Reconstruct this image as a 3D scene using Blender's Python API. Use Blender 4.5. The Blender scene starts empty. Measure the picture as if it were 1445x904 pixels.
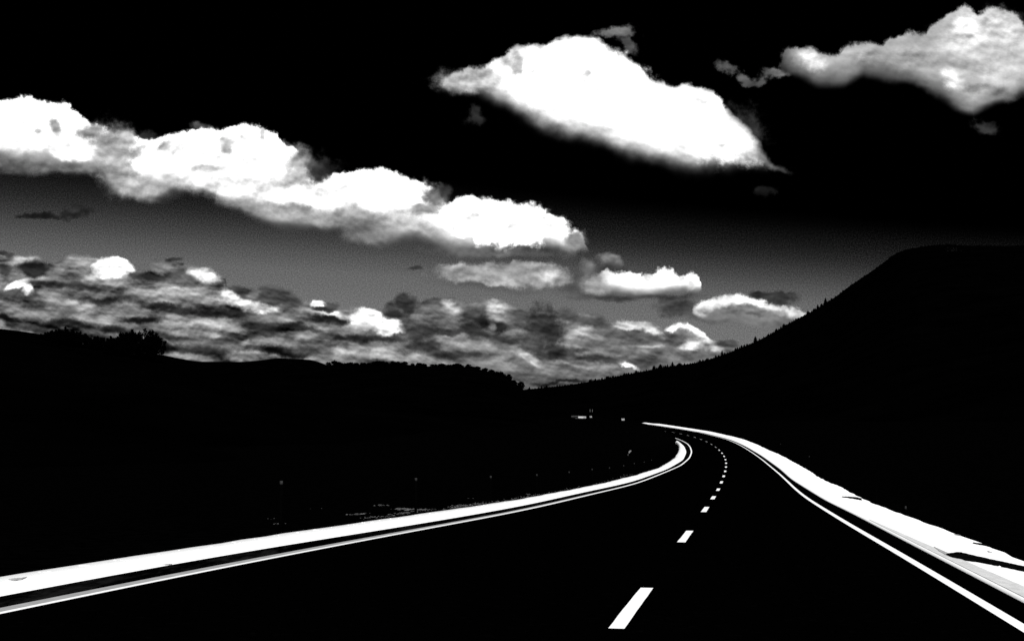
import bpy, bmesh, math, random
import numpy as np
from mathutils import Vector, noise as mn

rnd = random.Random(7)
sc = bpy.context.scene
COL = sc.collection
R = math.radians

# ------------------------------------------------------------------ camera
F = 1785.0            # focal length in photograph pixels (the photograph is 1445 x 904)
CX, CY, HY = 722.5, 452.0, 610.0
PITCH = math.atan((HY - CY) / F)
EYE = 1.6
cam = bpy.data.objects.new('camera', bpy.data.cameras.new('camera'))
COL.objects.link(cam)
cam.location = (0, 0, EYE)
cam.rotation_euler = (R(90) + PITCH, 0, 0)
cam.data.sensor_width = 36
cam.data.lens = 36 * F / 1445
cam.data.clip_start = 0.1
cam.data.clip_end = 30000
sc.camera = cam

def ray(x, y):
    """unit-forward direction of a photograph pixel in the world (Y component = 1)"""
    a, b = (x - CX) / F, (CY - y) / F
    c, s = math.cos(PITCH), math.sin(PITCH)
    Y, Z = c - b * s, s + b * c
    return a / Y, Z / Y

def project(p):
    c, s = math.cos(PITCH), math.sin(PITCH)
    X, Y, Z = p[0], p[1], p[2] - EYE
    f, u = Y * c + Z * s, -Y * s + Z * c
    return CX + F * X / f, CY - F * u / f

# ------------------------------------------------------------------ light and exposure
SUN_EL, SUN_AZ = R(38), R(166)      # behind the camera, a little to the right
EXPO = 0.5
sc.view_settings.view_transform = 'Standard'
sc.view_settings.look = 'None'
sc.view_settings.exposure = EXPO
sc.view_settings.gamma = 1
sun = bpy.data.objects.new('sun', bpy.data.lights.new('sun', 'SUN'))
COL.objects.link(sun)
sun.data.energy = 4.6
sun.data.angle = R(0.5)
sun.data.color = (1, 1, 1)
sd = Vector((math.sin(SUN_AZ) * math.cos(SUN_EL), math.cos(SUN_AZ) * math.cos(SUN_EL), math.sin(SUN_EL)))
sun.rotation_euler = sd.to_track_quat('Z', 'Y').to_euler()

# ------------------------------------------------------------------ the sky
world = bpy.data.worlds.new('World')
sc.world = world
world.use_nodes = True
nt = world.node_tree
nt.nodes.clear()
N, L = nt.nodes, nt.links

def sock(node, i, v):
    if v is None:
        return
    if hasattr(v, 'is_linked') or isinstance(v, bpy.types.NodeSocket):
        L.new(v, node.inputs[i])
    else:
        node.inputs[i].default_value = v

def M(op, a, b=None, c=None, clamp=False):
    n = N.new('ShaderNodeMath'); n.operation = op; n.use_clamp = clamp
    sock(n, 0, a); sock(n, 1, b); sock(n, 2, c)
    return n.outputs[0]

def VM(op, a, b=None):
    n = N.new('ShaderNodeVectorMath'); n.operation = op
    sock(n, 0, a); sock(n, 1, b)
    return n.outputs['Value'] if op == 'LENGTH' else n.outputs[0]

def mrange(v, a, b, c=0.0, d=1.0, smooth=True):
    n = N.new('ShaderNodeMapRange')
    n.interpolation_type = 'SMOOTHSTEP' if smooth else 'LINEAR'
    for i, x in enumerate((v, a, b, c, d)):
        sock(n, i, x)
    return n.outputs[0]

def mixf(f, a, b):
    n = N.new('ShaderNodeMix'); n.data_type = 'FLOAT'; n.clamp_factor = True
    sock(n, 0, f); sock(n, 2, a); sock(n, 3, b)
    return n.outputs[0]

def comb(x, y, z=0.0):
    n = N.new('ShaderNodeCombineXYZ'); sock(n, 0, x); sock(n, 1, y); sock(n, 2, z)
    return n.outputs[0]

def mapping(v, loc=(0, 0, 0), rot=0.0, scale=(1, 1, 1), kind='TEXTURE'):
    n = N.new('ShaderNodeMapping'); n.vector_type = kind
    sock(n, 0, v)
    n.inputs[1].default_value = loc
    n.inputs[2].default_value = (0, 0, rot)
    n.inputs[3].default_value = scale
    return n.outputs[0]

def noise2(v, scale, detail, rough, color=False, dims='2D', lac=2.0):
    n = N.new('ShaderNodeTexNoise'); n.noise_dimensions = dims
    sock(n, 'Vector', v)
    n.inputs['Scale'].default_value = scale
    n.inputs['Detail'].default_value = detail
    n.inputs['Roughness'].default_value = rough
    n.inputs['Lacunarity'].default_value = lac
    return n.outputs['Color'] if color else n.outputs[0]

def fcurve(v, pts, lo, hi, olo, ohi):
    """piecewise curve through pts [(x, y)], x in lo..hi and y in olo..ohi"""
    n = N.new('ShaderNodeFloatCurve')
    c = n.mapping.curves[0]
    q = sorted(((min(max((x - lo) / (hi - lo), 0), 1)), (y - olo) / (ohi - olo)) for x, y in pts)
    if q[0][0] > 0:
        q.insert(0, (0.0, q[0][1]))
    if q[-1][0] < 1:
        q.append((1.0, q[-1][1]))
    c.points[0].location = q[0]
    c.points[1].location = q[-1]
    for x, y in q[1:-1]:
        c.points.new(x, y)
    for p in c.points:
        p.handle_type = 'VECTOR'
    n.mapping.update()
    t = mrange(v, lo, hi, 0.0, 1.0, False)
    sock(n, 'Value', t)
    return mrange(n.outputs[0], 0.0, 1.0, olo, ohi, False)

U = 100.0                                # sky map unit: u = 100 * tan(azimuth), v = 100 * tan(elevation)/cos(azimuth)
PX = U / F                               # one photograph pixel in that unit, near the horizon
def P(x, y):
    u, v = ray(x, y)
    return u * U, v * U

geo = N.new('ShaderNodeTexCoord')
sep = N.new('ShaderNodeSeparateXYZ'); L.new(geo.outputs['Generated'], sep.inputs[0])
dx, dy, dz = sep.outputs
sky = N.new('ShaderNodeTexSky'); sky.sky_type = 'NISHITA'; sky.sun_disc = False
sky.sun_elevation = SUN_EL; sky.sun_rotation = SUN_AZ
ssep = N.new('ShaderNodeSeparateColor'); L.new(sky.outputs[0], ssep.inputs[0])
red = M('MULTIPLY', ssep.outputs[0], 0.1)          # the sky through a deep red filter
red = M('MULTIPLY_ADD', dx, -0.08, red)
sky_lum = fcurve(red, [(.318, 0), (.328, .03), (.345, .075), (.36, .11), (.38, .165), (.40, .235), (.43, .33), (.46, .40), (.52, .44), (.62, .47)], .3, .65, 0, 1)

# --- the part of the sky ahead
ys = M('MAXIMUM', dy, 0.05)
u0 = M('DIVIDE', M('MULTIPLY', dx, U), ys)
v0 = M('DIVIDE', M('MULTIPLY', dz, U), ys)
p0 = comb(u0, v0)
w1 = noise2(p0, 1 / (60 * PX), 6.0, 0.52, color=True)
w2 = noise2(p0, 1 / (9 * PX), 4.0, 0.6, color=True)
wv = VM('SUBTRACT', w1, (0.5, 0.5, 0.5))
n = N.new('ShaderNodeVectorMath'); n.operation = 'SCALE'; L.new(wv, n.inputs[0]); n.inputs['Scale'].default_value = 26 * PX
wv2 = VM('SUBTRACT', w2, (0.5, 0.5, 0.5))
n2 = N.new('ShaderNodeVectorMath'); n2.operation = 'SCALE'; L.new(wv2, n2.inputs[0]); n2.inputs['Scale'].default_value = 4 * PX
pw = VM('ADD', VM('ADD', p0, n.outputs[0]), n2.outputs[0])
spw = N.new('ShaderNodeSeparateXYZ'); L.new(pw, spw.inputs[0])
uw, vw = spw.outputs[0], spw.outputs[1]
nf = M('SUBTRACT', noise2(p0, 1 / (22 * PX), 8.0, 0.62), 0.5)          # fine cloud noise around zero
nb = M('SUBTRACT', noise2(p0, 1 / (70 * PX), 4.0, 0.5), 0.5)
def billows(rx, ry, rot, detail, rough, up, lit, depth, vec):
    """billows seen lit from above: density, plus how much denser it gets downward"""
    q = mapping(vec, (0, 0, 0), R(rot), (rx * PX, ry * PX, 1))
    q2 = mapping(VM('ADD', vec, (-up * .3 * PX, up * PX, 0)), (0, 0, 0), R(rot), (rx * PX, ry * PX, 1))
    a, b = noise2(q, 1.0, detail, rough), noise2(q2, 1.0, detail, rough)
    v = M('MULTIPLY_ADD', M('SUBTRACT', a, b), lit, 1.0)
    return M('MULTIPLY_ADD', M('SUBTRACT', a, 0.5), depth, v)
relief = billows(36, 24, -4, 4.0, .5, 6, .9, .5, p0)
relief_low = billows(34, 17, -5, 4.0, .48, 4, 1.2, .7, p0)          # finer, flatter billows far off
nfine = M('SUBTRACT', noise2(p0, 1 / (10 * PX), 5.0, 0.66), 0.5)
vs_ = M('ADD', v0, M('MULTIPLY', M('SUBTRACT', noise2(p0, 1 / (75 * PX), 2.0, 0.45), 0.5), 26 * PX))          # calmer edge for cloud bases

def blob_group():
    """one soft puff laid over the light so far; an ellipse with a noisy edge"""
    ng = bpy.data.node_groups.new('puff', 'ShaderNodeTree')
    for nm, t in (('lum', 'Float'), ('u', 'Float'), ('v', 'Float'), ('noise', 'Float'), ('location', 'Vector'), ('rotation', 'Vector'),
                  ('size', 'Vector'), ('outer', 'Float'), ('inner', 'Float'), ('opacity', 'Float'), ('value', 'Float'), ('rough', 'Float'), ('relief', 'Float')):
        ng.interface.new_socket(nm, in_out='INPUT', socket_type='NodeSocket' + t)
    ng.interface.new_socket('lum', in_out='OUTPUT', socket_type='NodeSocketFloat')
    gi, go = ng.nodes.new('NodeGroupInput'), ng.nodes.new('NodeGroupOutput')
    I = gi.outputs
    c = ng.nodes.new('ShaderNodeCombineXYZ')       # the light so far rides along as z, scaled to nothing: it keeps the nodes in order
    m = ng.nodes.new('ShaderNodeMapping'); m.vector_type = 'TEXTURE'
    d = ng.nodes.new('ShaderNodeVectorMath'); d.operation = 'LENGTH'
    a = ng.nodes.new('ShaderNodeMath'); a.operation = 'MULTIPLY_ADD'
    r = ng.nodes.new('ShaderNodeMapRange'); r.interpolation_type = 'SMOOTHSTEP'; r.inputs[3].default_value = 0
    x = ng.nodes.new('ShaderNodeMix'); x.data_type = 'FLOAT'
    k = ng.links.new
    k(I['u'], c.inputs[0]); k(I['v'], c.inputs[1]); k(I['lum'], c.inputs[2])
    k(c.outputs[0], m.inputs[0]); k(I['location'], m.inputs[1]); k(I['rotation'], m.inputs[2]); k(I['size'], m.inputs[3])
    k(m.outputs[0], d.inputs[0])
    k(I['noise'], a.inputs[0]); k(I['rough'], a.inputs[1]); k(d.outputs['Value'], a.inputs[2])
    k(a.outputs[0], r.inputs[0]); k(I['outer'], r.inputs[1]); k(I['inner'], r.inputs[2]); k(I['opacity'], r.inputs[4])
    k(r.outputs[0], x.inputs[0]); k(I['lum'], x.inputs[2])
    vv = ng.nodes.new('ShaderNodeMath'); vv.operation = 'MULTIPLY'; k(I['value'], vv.inputs[0]); k(I['relief'], vv.inputs[1]); k(vv.outputs[0], x.inputs[3])
    k(x.outputs[0], go.inputs[0])
    return ng
PUFF = blob_group()
TILE = (0, 0, 1, 1)
def blob(lum, x, y, rx, ry, val, soft=0.6, rot=0.0, op=1.0, n=0.7):
    m = max(rx, ry) * (1 + soft * .35 + n * .4) + 26
    if x + m < TILE[0] or x - m > TILE[2] or y + m < TILE[1] or y - m > TILE[3]:
        return lum
    c = P(x, y)
    g = N.new('ShaderNodeGroup'); g.node_tree = PUFF
    for k, v in (('lum', lum), ('u', uw), ('v', vw), ('noise', nf), ('location', (c[0], c[1], 0)), ('rotation', (0, 0, R(-rot))),
                 ('size', (rx * PX, ry * PX, 1e6)), ('outer', 1.0 + soft * .35), ('inner', 1.0 - soft * .65), ('opacity', op), ('value', val), ('rough', n * 1.5), ('relief', relief if y < 350 or rx * ry > 3000 or (y < 412 and x > 570) else relief_low)):
        sock(g, k, v)
    return g.outputs[0]

def bank(lum, top, bot, st, sb, body, box):
    """a cloud between two outlines; body(lum, distance above base, distance below top) gives its light"""
    if box[0] > TILE[2] or box[2] < TILE[0] or box[1] > TILE[3] or box[3] < TILE[1]:
        return lum
    T = fcurve(uw, [P(*q) for q in top], P(-60, 400)[0], P(1505, 400)[0], P(0, 620)[1], P(700, -60)[1])
    B = fcurve(uw, [P(*q) for q in bot], P(-60, 400)[0], P(1505, 400)[0], P(0, 620)[1], P(700, -60)[1])
    dt = M('DIVIDE', M('SUBTRACT', T, vw), PX)
    db = M('DIVIDE', M('SUBTRACT', vs_, B), PX)
    at = mrange(M('MULTIPLY_ADD', nfine, 10.0, M('MULTIPLY_ADD', nf, st * 1.4, dt)), -0.3 * st, st * .7)
    ab = mrange(M('MULTIPLY_ADD', nb, sb * .8, db), -0.5 * sb, sb * .5)
    return mixf(M('MULTIPLY', at, ab), lum, body(db, dt))

g = M('MULTIPLY_ADD', M('SUBTRACT', noise2(p0, 1 / (1.7 * PX), 2.0, .6), .5), .30, sky_lum)   # fine grain put into the sky tone
g = mixf(mrange(sky_lum, 0.0, 0.1, 0.0, 1.0, False), sky_lum, g)
def compose():
    lum = g
    # row of bright cumulus from the upper left down to the middle
    TA = [(-60,150),(0,138),(15,133),(28,131),(40,134),(55,142),(75,145),(98,146),(108,153),(116,165),(130,170),(145,178),(160,183),(180,181),(190,190),(205,198),
          (222,196),(240,192),(255,190),(275,184),(285,179),(300,180),(315,184),(330,181),(345,178),(365,181),(380,180),(388,185),(394,196),(402,206),
          (412,210),(420,220),(430,232),(445,248),(460,248),(480,243),(500,238),(520,236),(540,235),(555,238),(572,245),(590,253),(605,262),(622,276),
          (632,286),(640,282),(655,277),(665,274),(678,280),(690,284),(705,282),(718,286),(727,293),(735,289),(745,288),(760,292),(775,300),
          (788,308),(795,320),(805,324),(815,326),(824,335),(830,350),(840,380),(870,420)]
    BA = [(-60,232),(0,234),(30,238),(60,241),(100,244),(140,246),(150,260),(165,272),(190,279),(220,280),(245,276),(270,277),(300,280),(310,292),(325,297),
          (345,297),(360,306),(380,316),(410,322),(450,324),(490,320),(515,324),(530,337),(545,343),(560,337),(580,340),(610,348),(650,353),
          (700,356),(760,354),(800,353),(830,352),(870,340)]
    lum = blob(lum, 455, 240, 30, 22, .16, 1.0, 30, 1.0, 1.5)
    lum = blob(lum, 205, 194, 26, 12, .2, 1.0, 0, 1.0, 1.5)
    lum = blob(lum, 280, 180, 16, 9, .3, 1.0, 0, 1.0, 1.5)
    def body(db, dt):
        v = mrange(db, -4.0, 42.0, .32, 1.2)
        v = M('ADD', v, mrange(dt, 60.0, 5.0, 0.0, .45))
        return M('MULTIPLY', v, mixf(.5, 1.0, relief))
    lum = bank(lum, TA, BA, 8.0, 20.0, body, (-400, 110, 880, 380))
    A = [ # x, y, rx, ry, value, softness, rotation, opacity
     (56,182,56,32,1.25,.9),(100,217,38,13,1.12,.8,8),(330,215,70,30,1.15,.9,0),(520,268,85,24,1.2,.7,0),(715,315,80,34,1.3,.35,4),(680,318,60,24,1.3,.4,10),
     (330,262,90,18,1.05,1.2,6),(460,272,60,14,1.1,1.0,6),
     (0,222,50,12,.42,1.4,8),(90,240,90,9,.55,1.4,4,.7),
     (158,212,38,44,.64,.8,0,.95),(170,250,30,26,.66,1.2,0,.9),(205,262,30,20,.72,1.2,0,.8),(130,186,22,14,.58,1.0),(176,196,20,14,.72,.9),(195,215,18,12,.5,1.2,-20,.8),
     (82,182,10,13,.62,.9,0),(52,191,8,5,.78,1.0),
     (243,211,22,11,.84,.9,0,.9),(232,209,8,6,.76,1.2),(318,205,15,13,.76,1.1,0,.9),(322,214,10,5,.68,1.2),(290,236,34,7,.86,1.2),(372,187,6,8,.8,.8),
     (425,236,22,32,.62,1.0,-30,.95),(415,255,30,12,.7,1.2,0,.8),(448,246,17,14,.2,1.0,30,.95),
     (430,303,80,13,.62,1.2,6,.9),(370,290,60,8,.6,1.2,8,.8),(520,308,70,15,.6,1.3,4,.9),(520,330,40,14,.5,1.2,0,.8),(590,322,30,9,.75,1.2,10,.8),
     (616,278,20,20,.42,.9,30,.95),(626,268,10,12,.22,1.0,30,.9),(596,300,26,10,.6,1.2),(812,340,17,14,.52,.7,0,.9),
     (700,354,90,7,.42,1.5,2,.8),
    ]
    for a in A: lum = blob(lum, *a)
    # the big cloud overhead
    TB = [(-60,700),(560,460),(600,300),(618,140),(624,108),(640,97),(660,93),(680,94),(690,92),(705,77),(720,69),(740,64),(755,60),(768,64),(775,60),(785,51),(800,50),(820,48),
          (840,50),(850,60),(860,66),(875,70),(890,78),(905,86),(915,100),(925,113),(940,120),(955,124),(965,117),(980,120),(1000,126),(1012,131),
          (1025,145),(1040,160),(1055,176),(1070,196),(1080,212),(1095,226),(1112,236),(1140,300),(1200,500),(1505,700)]
    BB = [(-60,100),(560,80),(612,100),(622,126),(640,131),(670,138),(700,147),(740,163),(780,184),(800,194),(850,210),(900,226),(950,237),(1000,241),(1040,238),
          (1080,235),(1110,234),(1150,200),(1505,100)]
    lum = blob(lum, 868, 46, 36, 10, .42, .9, -6, 1.0, 1.6)
    lum = blob(lum, 884, 64, 22, 8, .3, 1.0, 30, 1.0, 1.6)
    lum = blob(lum, 668, 166, 12, 16, .16, 1.0, 0, 1.0, 1.6)
    lum = blob(lum, 1078, 268, 16, 8, .12, 1.0, 0, 1.0, 1.6)
    lum = blob(lum, 1060, 178, 20, 34, .26, 1.6, -38, .9, 1.6)
    def body(db, dt):
        v = mrange(db, -14.0, 44.0, .12, 1.25)
        v = M('MULTIPLY', v, mrange(dt, -1.0, 12.0, .5, 1.0))
        side = mrange(uw, P(1010, 180)[0], P(1075, 180)[0])
        v = mixf(side, v, M('MULTIPLY', v, mrange(dt, 0.0, 34.0, .25, 1.0)))
        return M('MULTIPLY', v, mixf(.6, 1.0, relief))
    lum = bank(lum, TB, BB, 8.0, 40.0, body, (590, 30, 1150, 275))
    for a in [(840,110,80,46,1.4,.6,10),(920,160,110,36,1.4,.8,20),(1000,195,70,28,1.3,.9,28),(760,120,50,30,1.3,.9,15),
              (660,113,52,19,.66,.9,-4,.95),(690,112,24,14,.78,1.1,0,.8),(662,119,26,8,.8,1.2,0,.7),(728,88,10,20,.62,.8,12,.85),(716,86,12,8,.84,.9),
              (1086,229,30,5,.42,1.5,22,.9),(985,144,24,5,.88,1.0,6,.7),(822,106,7,12,.92,.9,30)]:
        lum = blob(lum, *a)
    # the streak at the upper right
    TC = [(-60,700),(980,600),(1000,400),(1085,140),(1097,112),(1102,96),(1107,68),(1112,65),(1125,67),(1145,68),(1160,73),(1185,73),(1193,61),(1215,58),(1225,55),(1240,60),(1260,50),(1290,44),(1310,46),
          (1320,30),(1335,18),(1350,9),(1365,9),(1385,22),(1400,13),(1420,11),(1432,18),(1445,36),(1505,60)]
    BC = [(-60,-40),(1000,-20),(1080,60),(1096,98),(1104,104),(1118,112),(1150,119),(1190,118),(1215,104),(1250,108),(1280,113),(1310,134),(1340,144),(1375,158),(1400,152),(1430,142),(1445,132),(1505,120)]
    for a in [(1028,95,20,10,.36,.9,30,1,1.6),(1055,112,26,8,.32,.9,25,1,1.6),(1088,104,24,9,.38,1.1,-20,1,1.8),(1106,88,9,18,.34,1.2,10,.9,1.8),(1072,117,16,5,.3,1.2,-8,1,1.6),(1100,104,16,7,.42,1.2,0,1,1.6),(1390,178,22,9,.22,1.0,20,1,1.2)]:
        lum = blob(lum, *a)
    def body(db, dt):
        v = mrange(db, -4.0, 36.0, .3, .68)
        v = M('ADD', v, mrange(uw, P(1290, 80)[0], P(1400, 80)[0], 0.0, .14))
        v = M('MULTIPLY', v, mrange(uw, P(1098, 90)[0], P(1132, 90)[0], .45, 1.0))
        return M('MULTIPLY', v, mixf(.4, 1.0, relief))
    lum = bank(lum, TC, BC, 9.0, 20.0, body, (1060, -20, 1900, 190))
    for a in [(1146,87,20,15,.95,1.3),(1220,80,26,14,.72,1.3),(1366,42,24,22,1.15,1.2),(1350,60,34,30,.85,1.6,0,.6),(1415,45,32,34,.86,1.0,0,.9),(1410,85,40,30,.8,1.6,0,.5),
              (1341,108,18,16,1.02,1.1),(1395,103,24,14,.86,1.4,0,.7),(1372,124,18,8,.5,1.0),(1370,90,26,10,.62,1.3,10,.7),(1392,32,8,6,.72,1.0),(1290,78,34,20,.64,1.3),(1415,130,30,12,.5,1.3,0,.7)]:
        lum = blob(lum, *a)
    # small clouds above the low bank
    for a in [(40,304,22,4,.12,1.0,-3,.85,1.8),(70,303,16,6,.12,.9,-3,.85,1.8),(104,298,22,9,.13,.9,0,.85,1.6),(106,296,12,5,.26,1.1,0,.8,1.4),(588,380,12,4,.2,1,0,.8),
              (840,400,60,18,.3,1.2,0,.85),(690,403,70,8,.3,1.2,3,.5),
              (706,386,98,19,.6,.5,2,.95),(700,397,56,7,.74,1.2,2,.9),(776,388,20,15,.74,1.0),(776,391,10,8,.86,1.2),(752,374,14,6,.7,1.0),(690,374,8,7,.68,1.0),(640,378,22,9,.64,1.2),
              (828,378,16,14,.46,1.0,0,.9),(862,366,22,10,.5,.8,5,.95),(866,378,30,7,.26,1.2,0,.7),
              (905,420,90,6,.24,1.3,0,.8),
              
              (955,434,34,12,.24,.9,0,.9),(1010,448,70,6,.34,1.4,4,.8),(1098,424,30,12,.22,.6,6,.95,.9),(1068,418,12,6,.2,.8,0,.9,.9),
              ]:
        lum = blob(lum, *a)
    TF = [(-60,620),(780,560),(812,440),(822,396),(832,389),(848,386),(856,380),(872,381),(890,381),(900,386),(912,389),(921,388),(926,377),(934,374),(950,377),(958,383),(964,388),(974,382),(981,385),(986,394),(990,430),(1010,520),(1505,620)]
    BF = [(-60,300),(780,330),(815,405),(830,416),(870,419),(930,419),(985,418),(1000,390),(1040,300),(1505,300)]
    def body(db, dt):
        v = mrange(db, -2.0, 24.0, .42, 1.3)
        v = M('MULTIPLY', v, mrange(uw, P(826, 400)[0], P(884, 400)[0], .5, 1.0))
        return M('MULTIPLY', v, mixf(.55, 1.0, relief))
    lum = bank(lum, TF, BF, 7.0, 10.0, body, (800, 360, 1010, 430))
    for a in [(836,400,20,14,.62,1.1,0,.9),(848,408,24,8,.6,1.3,0,.8),(914,392,8,6,.9,1),(972,402,7,9,.85,1),(962,390,4,6,.85,.8,20)]:
        lum = blob(lum, *a)
    TG = [(-60,620),(940,560),(972,470),(978,440),(988,427),(1000,421),(1014,417),(1032,415),(1046,418),(1060,424),(1080,426),(1100,430),(1118,437),(1140,443),(1175,440),(1210,520),(1505,620)]
    BG = [(-60,300),(940,330),(975,436),(990,447),(1015,452),(1060,455),(1100,462),(1130,470),(1160,480),(1200,400),(1505,300)]
    def body(db, dt):
        v = mrange(dt, 18.0, 6.0, .5, 1.2)
        v = M('MULTIPLY', v, mrange(uw, P(1060, 430)[0], P(1130, 430)[0], 1.0, .75))
        return M('MULTIPLY', v, mixf(.7, 1.0, relief))
    lum = bank(lum, TG, BG, 8.0, 12.0, body, (955, 400, 1230, 500))
    for a in [(1048,437,28,7,.44,.8,4,.95),(1058,441,20,6,.42,.9,8,.9),(1096,445,12,6,.55,1,0,.8),(992,437,10,9,.78,1.1)]:
        lum = blob(lum, *a)
    # the low layered bank over the hills
    TE = [(-60,348),(0,353),(15,356),(25,366),(40,376),(80,368),(100,364),(130,361),(160,360),(180,366),(190,377),(205,380),(225,374),(235,366),(250,368),(260,379),(290,382),
          (310,392),(325,403),(350,403),(380,408),(400,416),(415,425),(440,421),(455,421),(470,430),(490,436),(520,438),(545,446),(560,450),(585,438),(600,428),(620,420),(645,424),
          (656,433),(680,425),(705,420),(730,428),(748,438),(775,434),(790,441),(820,444),(850,454),(880,452),(910,454),(940,462),(965,460),(985,462),(1000,472),(1020,486),(1040,492),(1070,510),(1100,540),(1505,600)]
    BE = [(-60,640),(1505,640)]
    ps = mapping(p0, (0, 0, 0), R(-4), (110 * PX, 22 * PX, 1))
    s1 = noise2(ps, 1.0, 3.5, .5)
    def body(db, dt):
        v = M('MULTIPLY_ADD', s1, .9, M('MULTIPLY_ADD', relief_low, .42, .03))
        right = mrange(uw, P(520, 480)[0], P(680, 480)[0], 1.0, .6)
        v = M('MULTIPLY_ADD', M('SUBTRACT', v, .9), M('MULTIPLY', right, 1.45), .41)
        return M('MAXIMUM', M('MULTIPLY_ADD', nf, .16, v), .03)
    lum = bank(lum, TE, BE, 6.0, 6.0, body, (-400, 330, 1900, 700))
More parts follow.
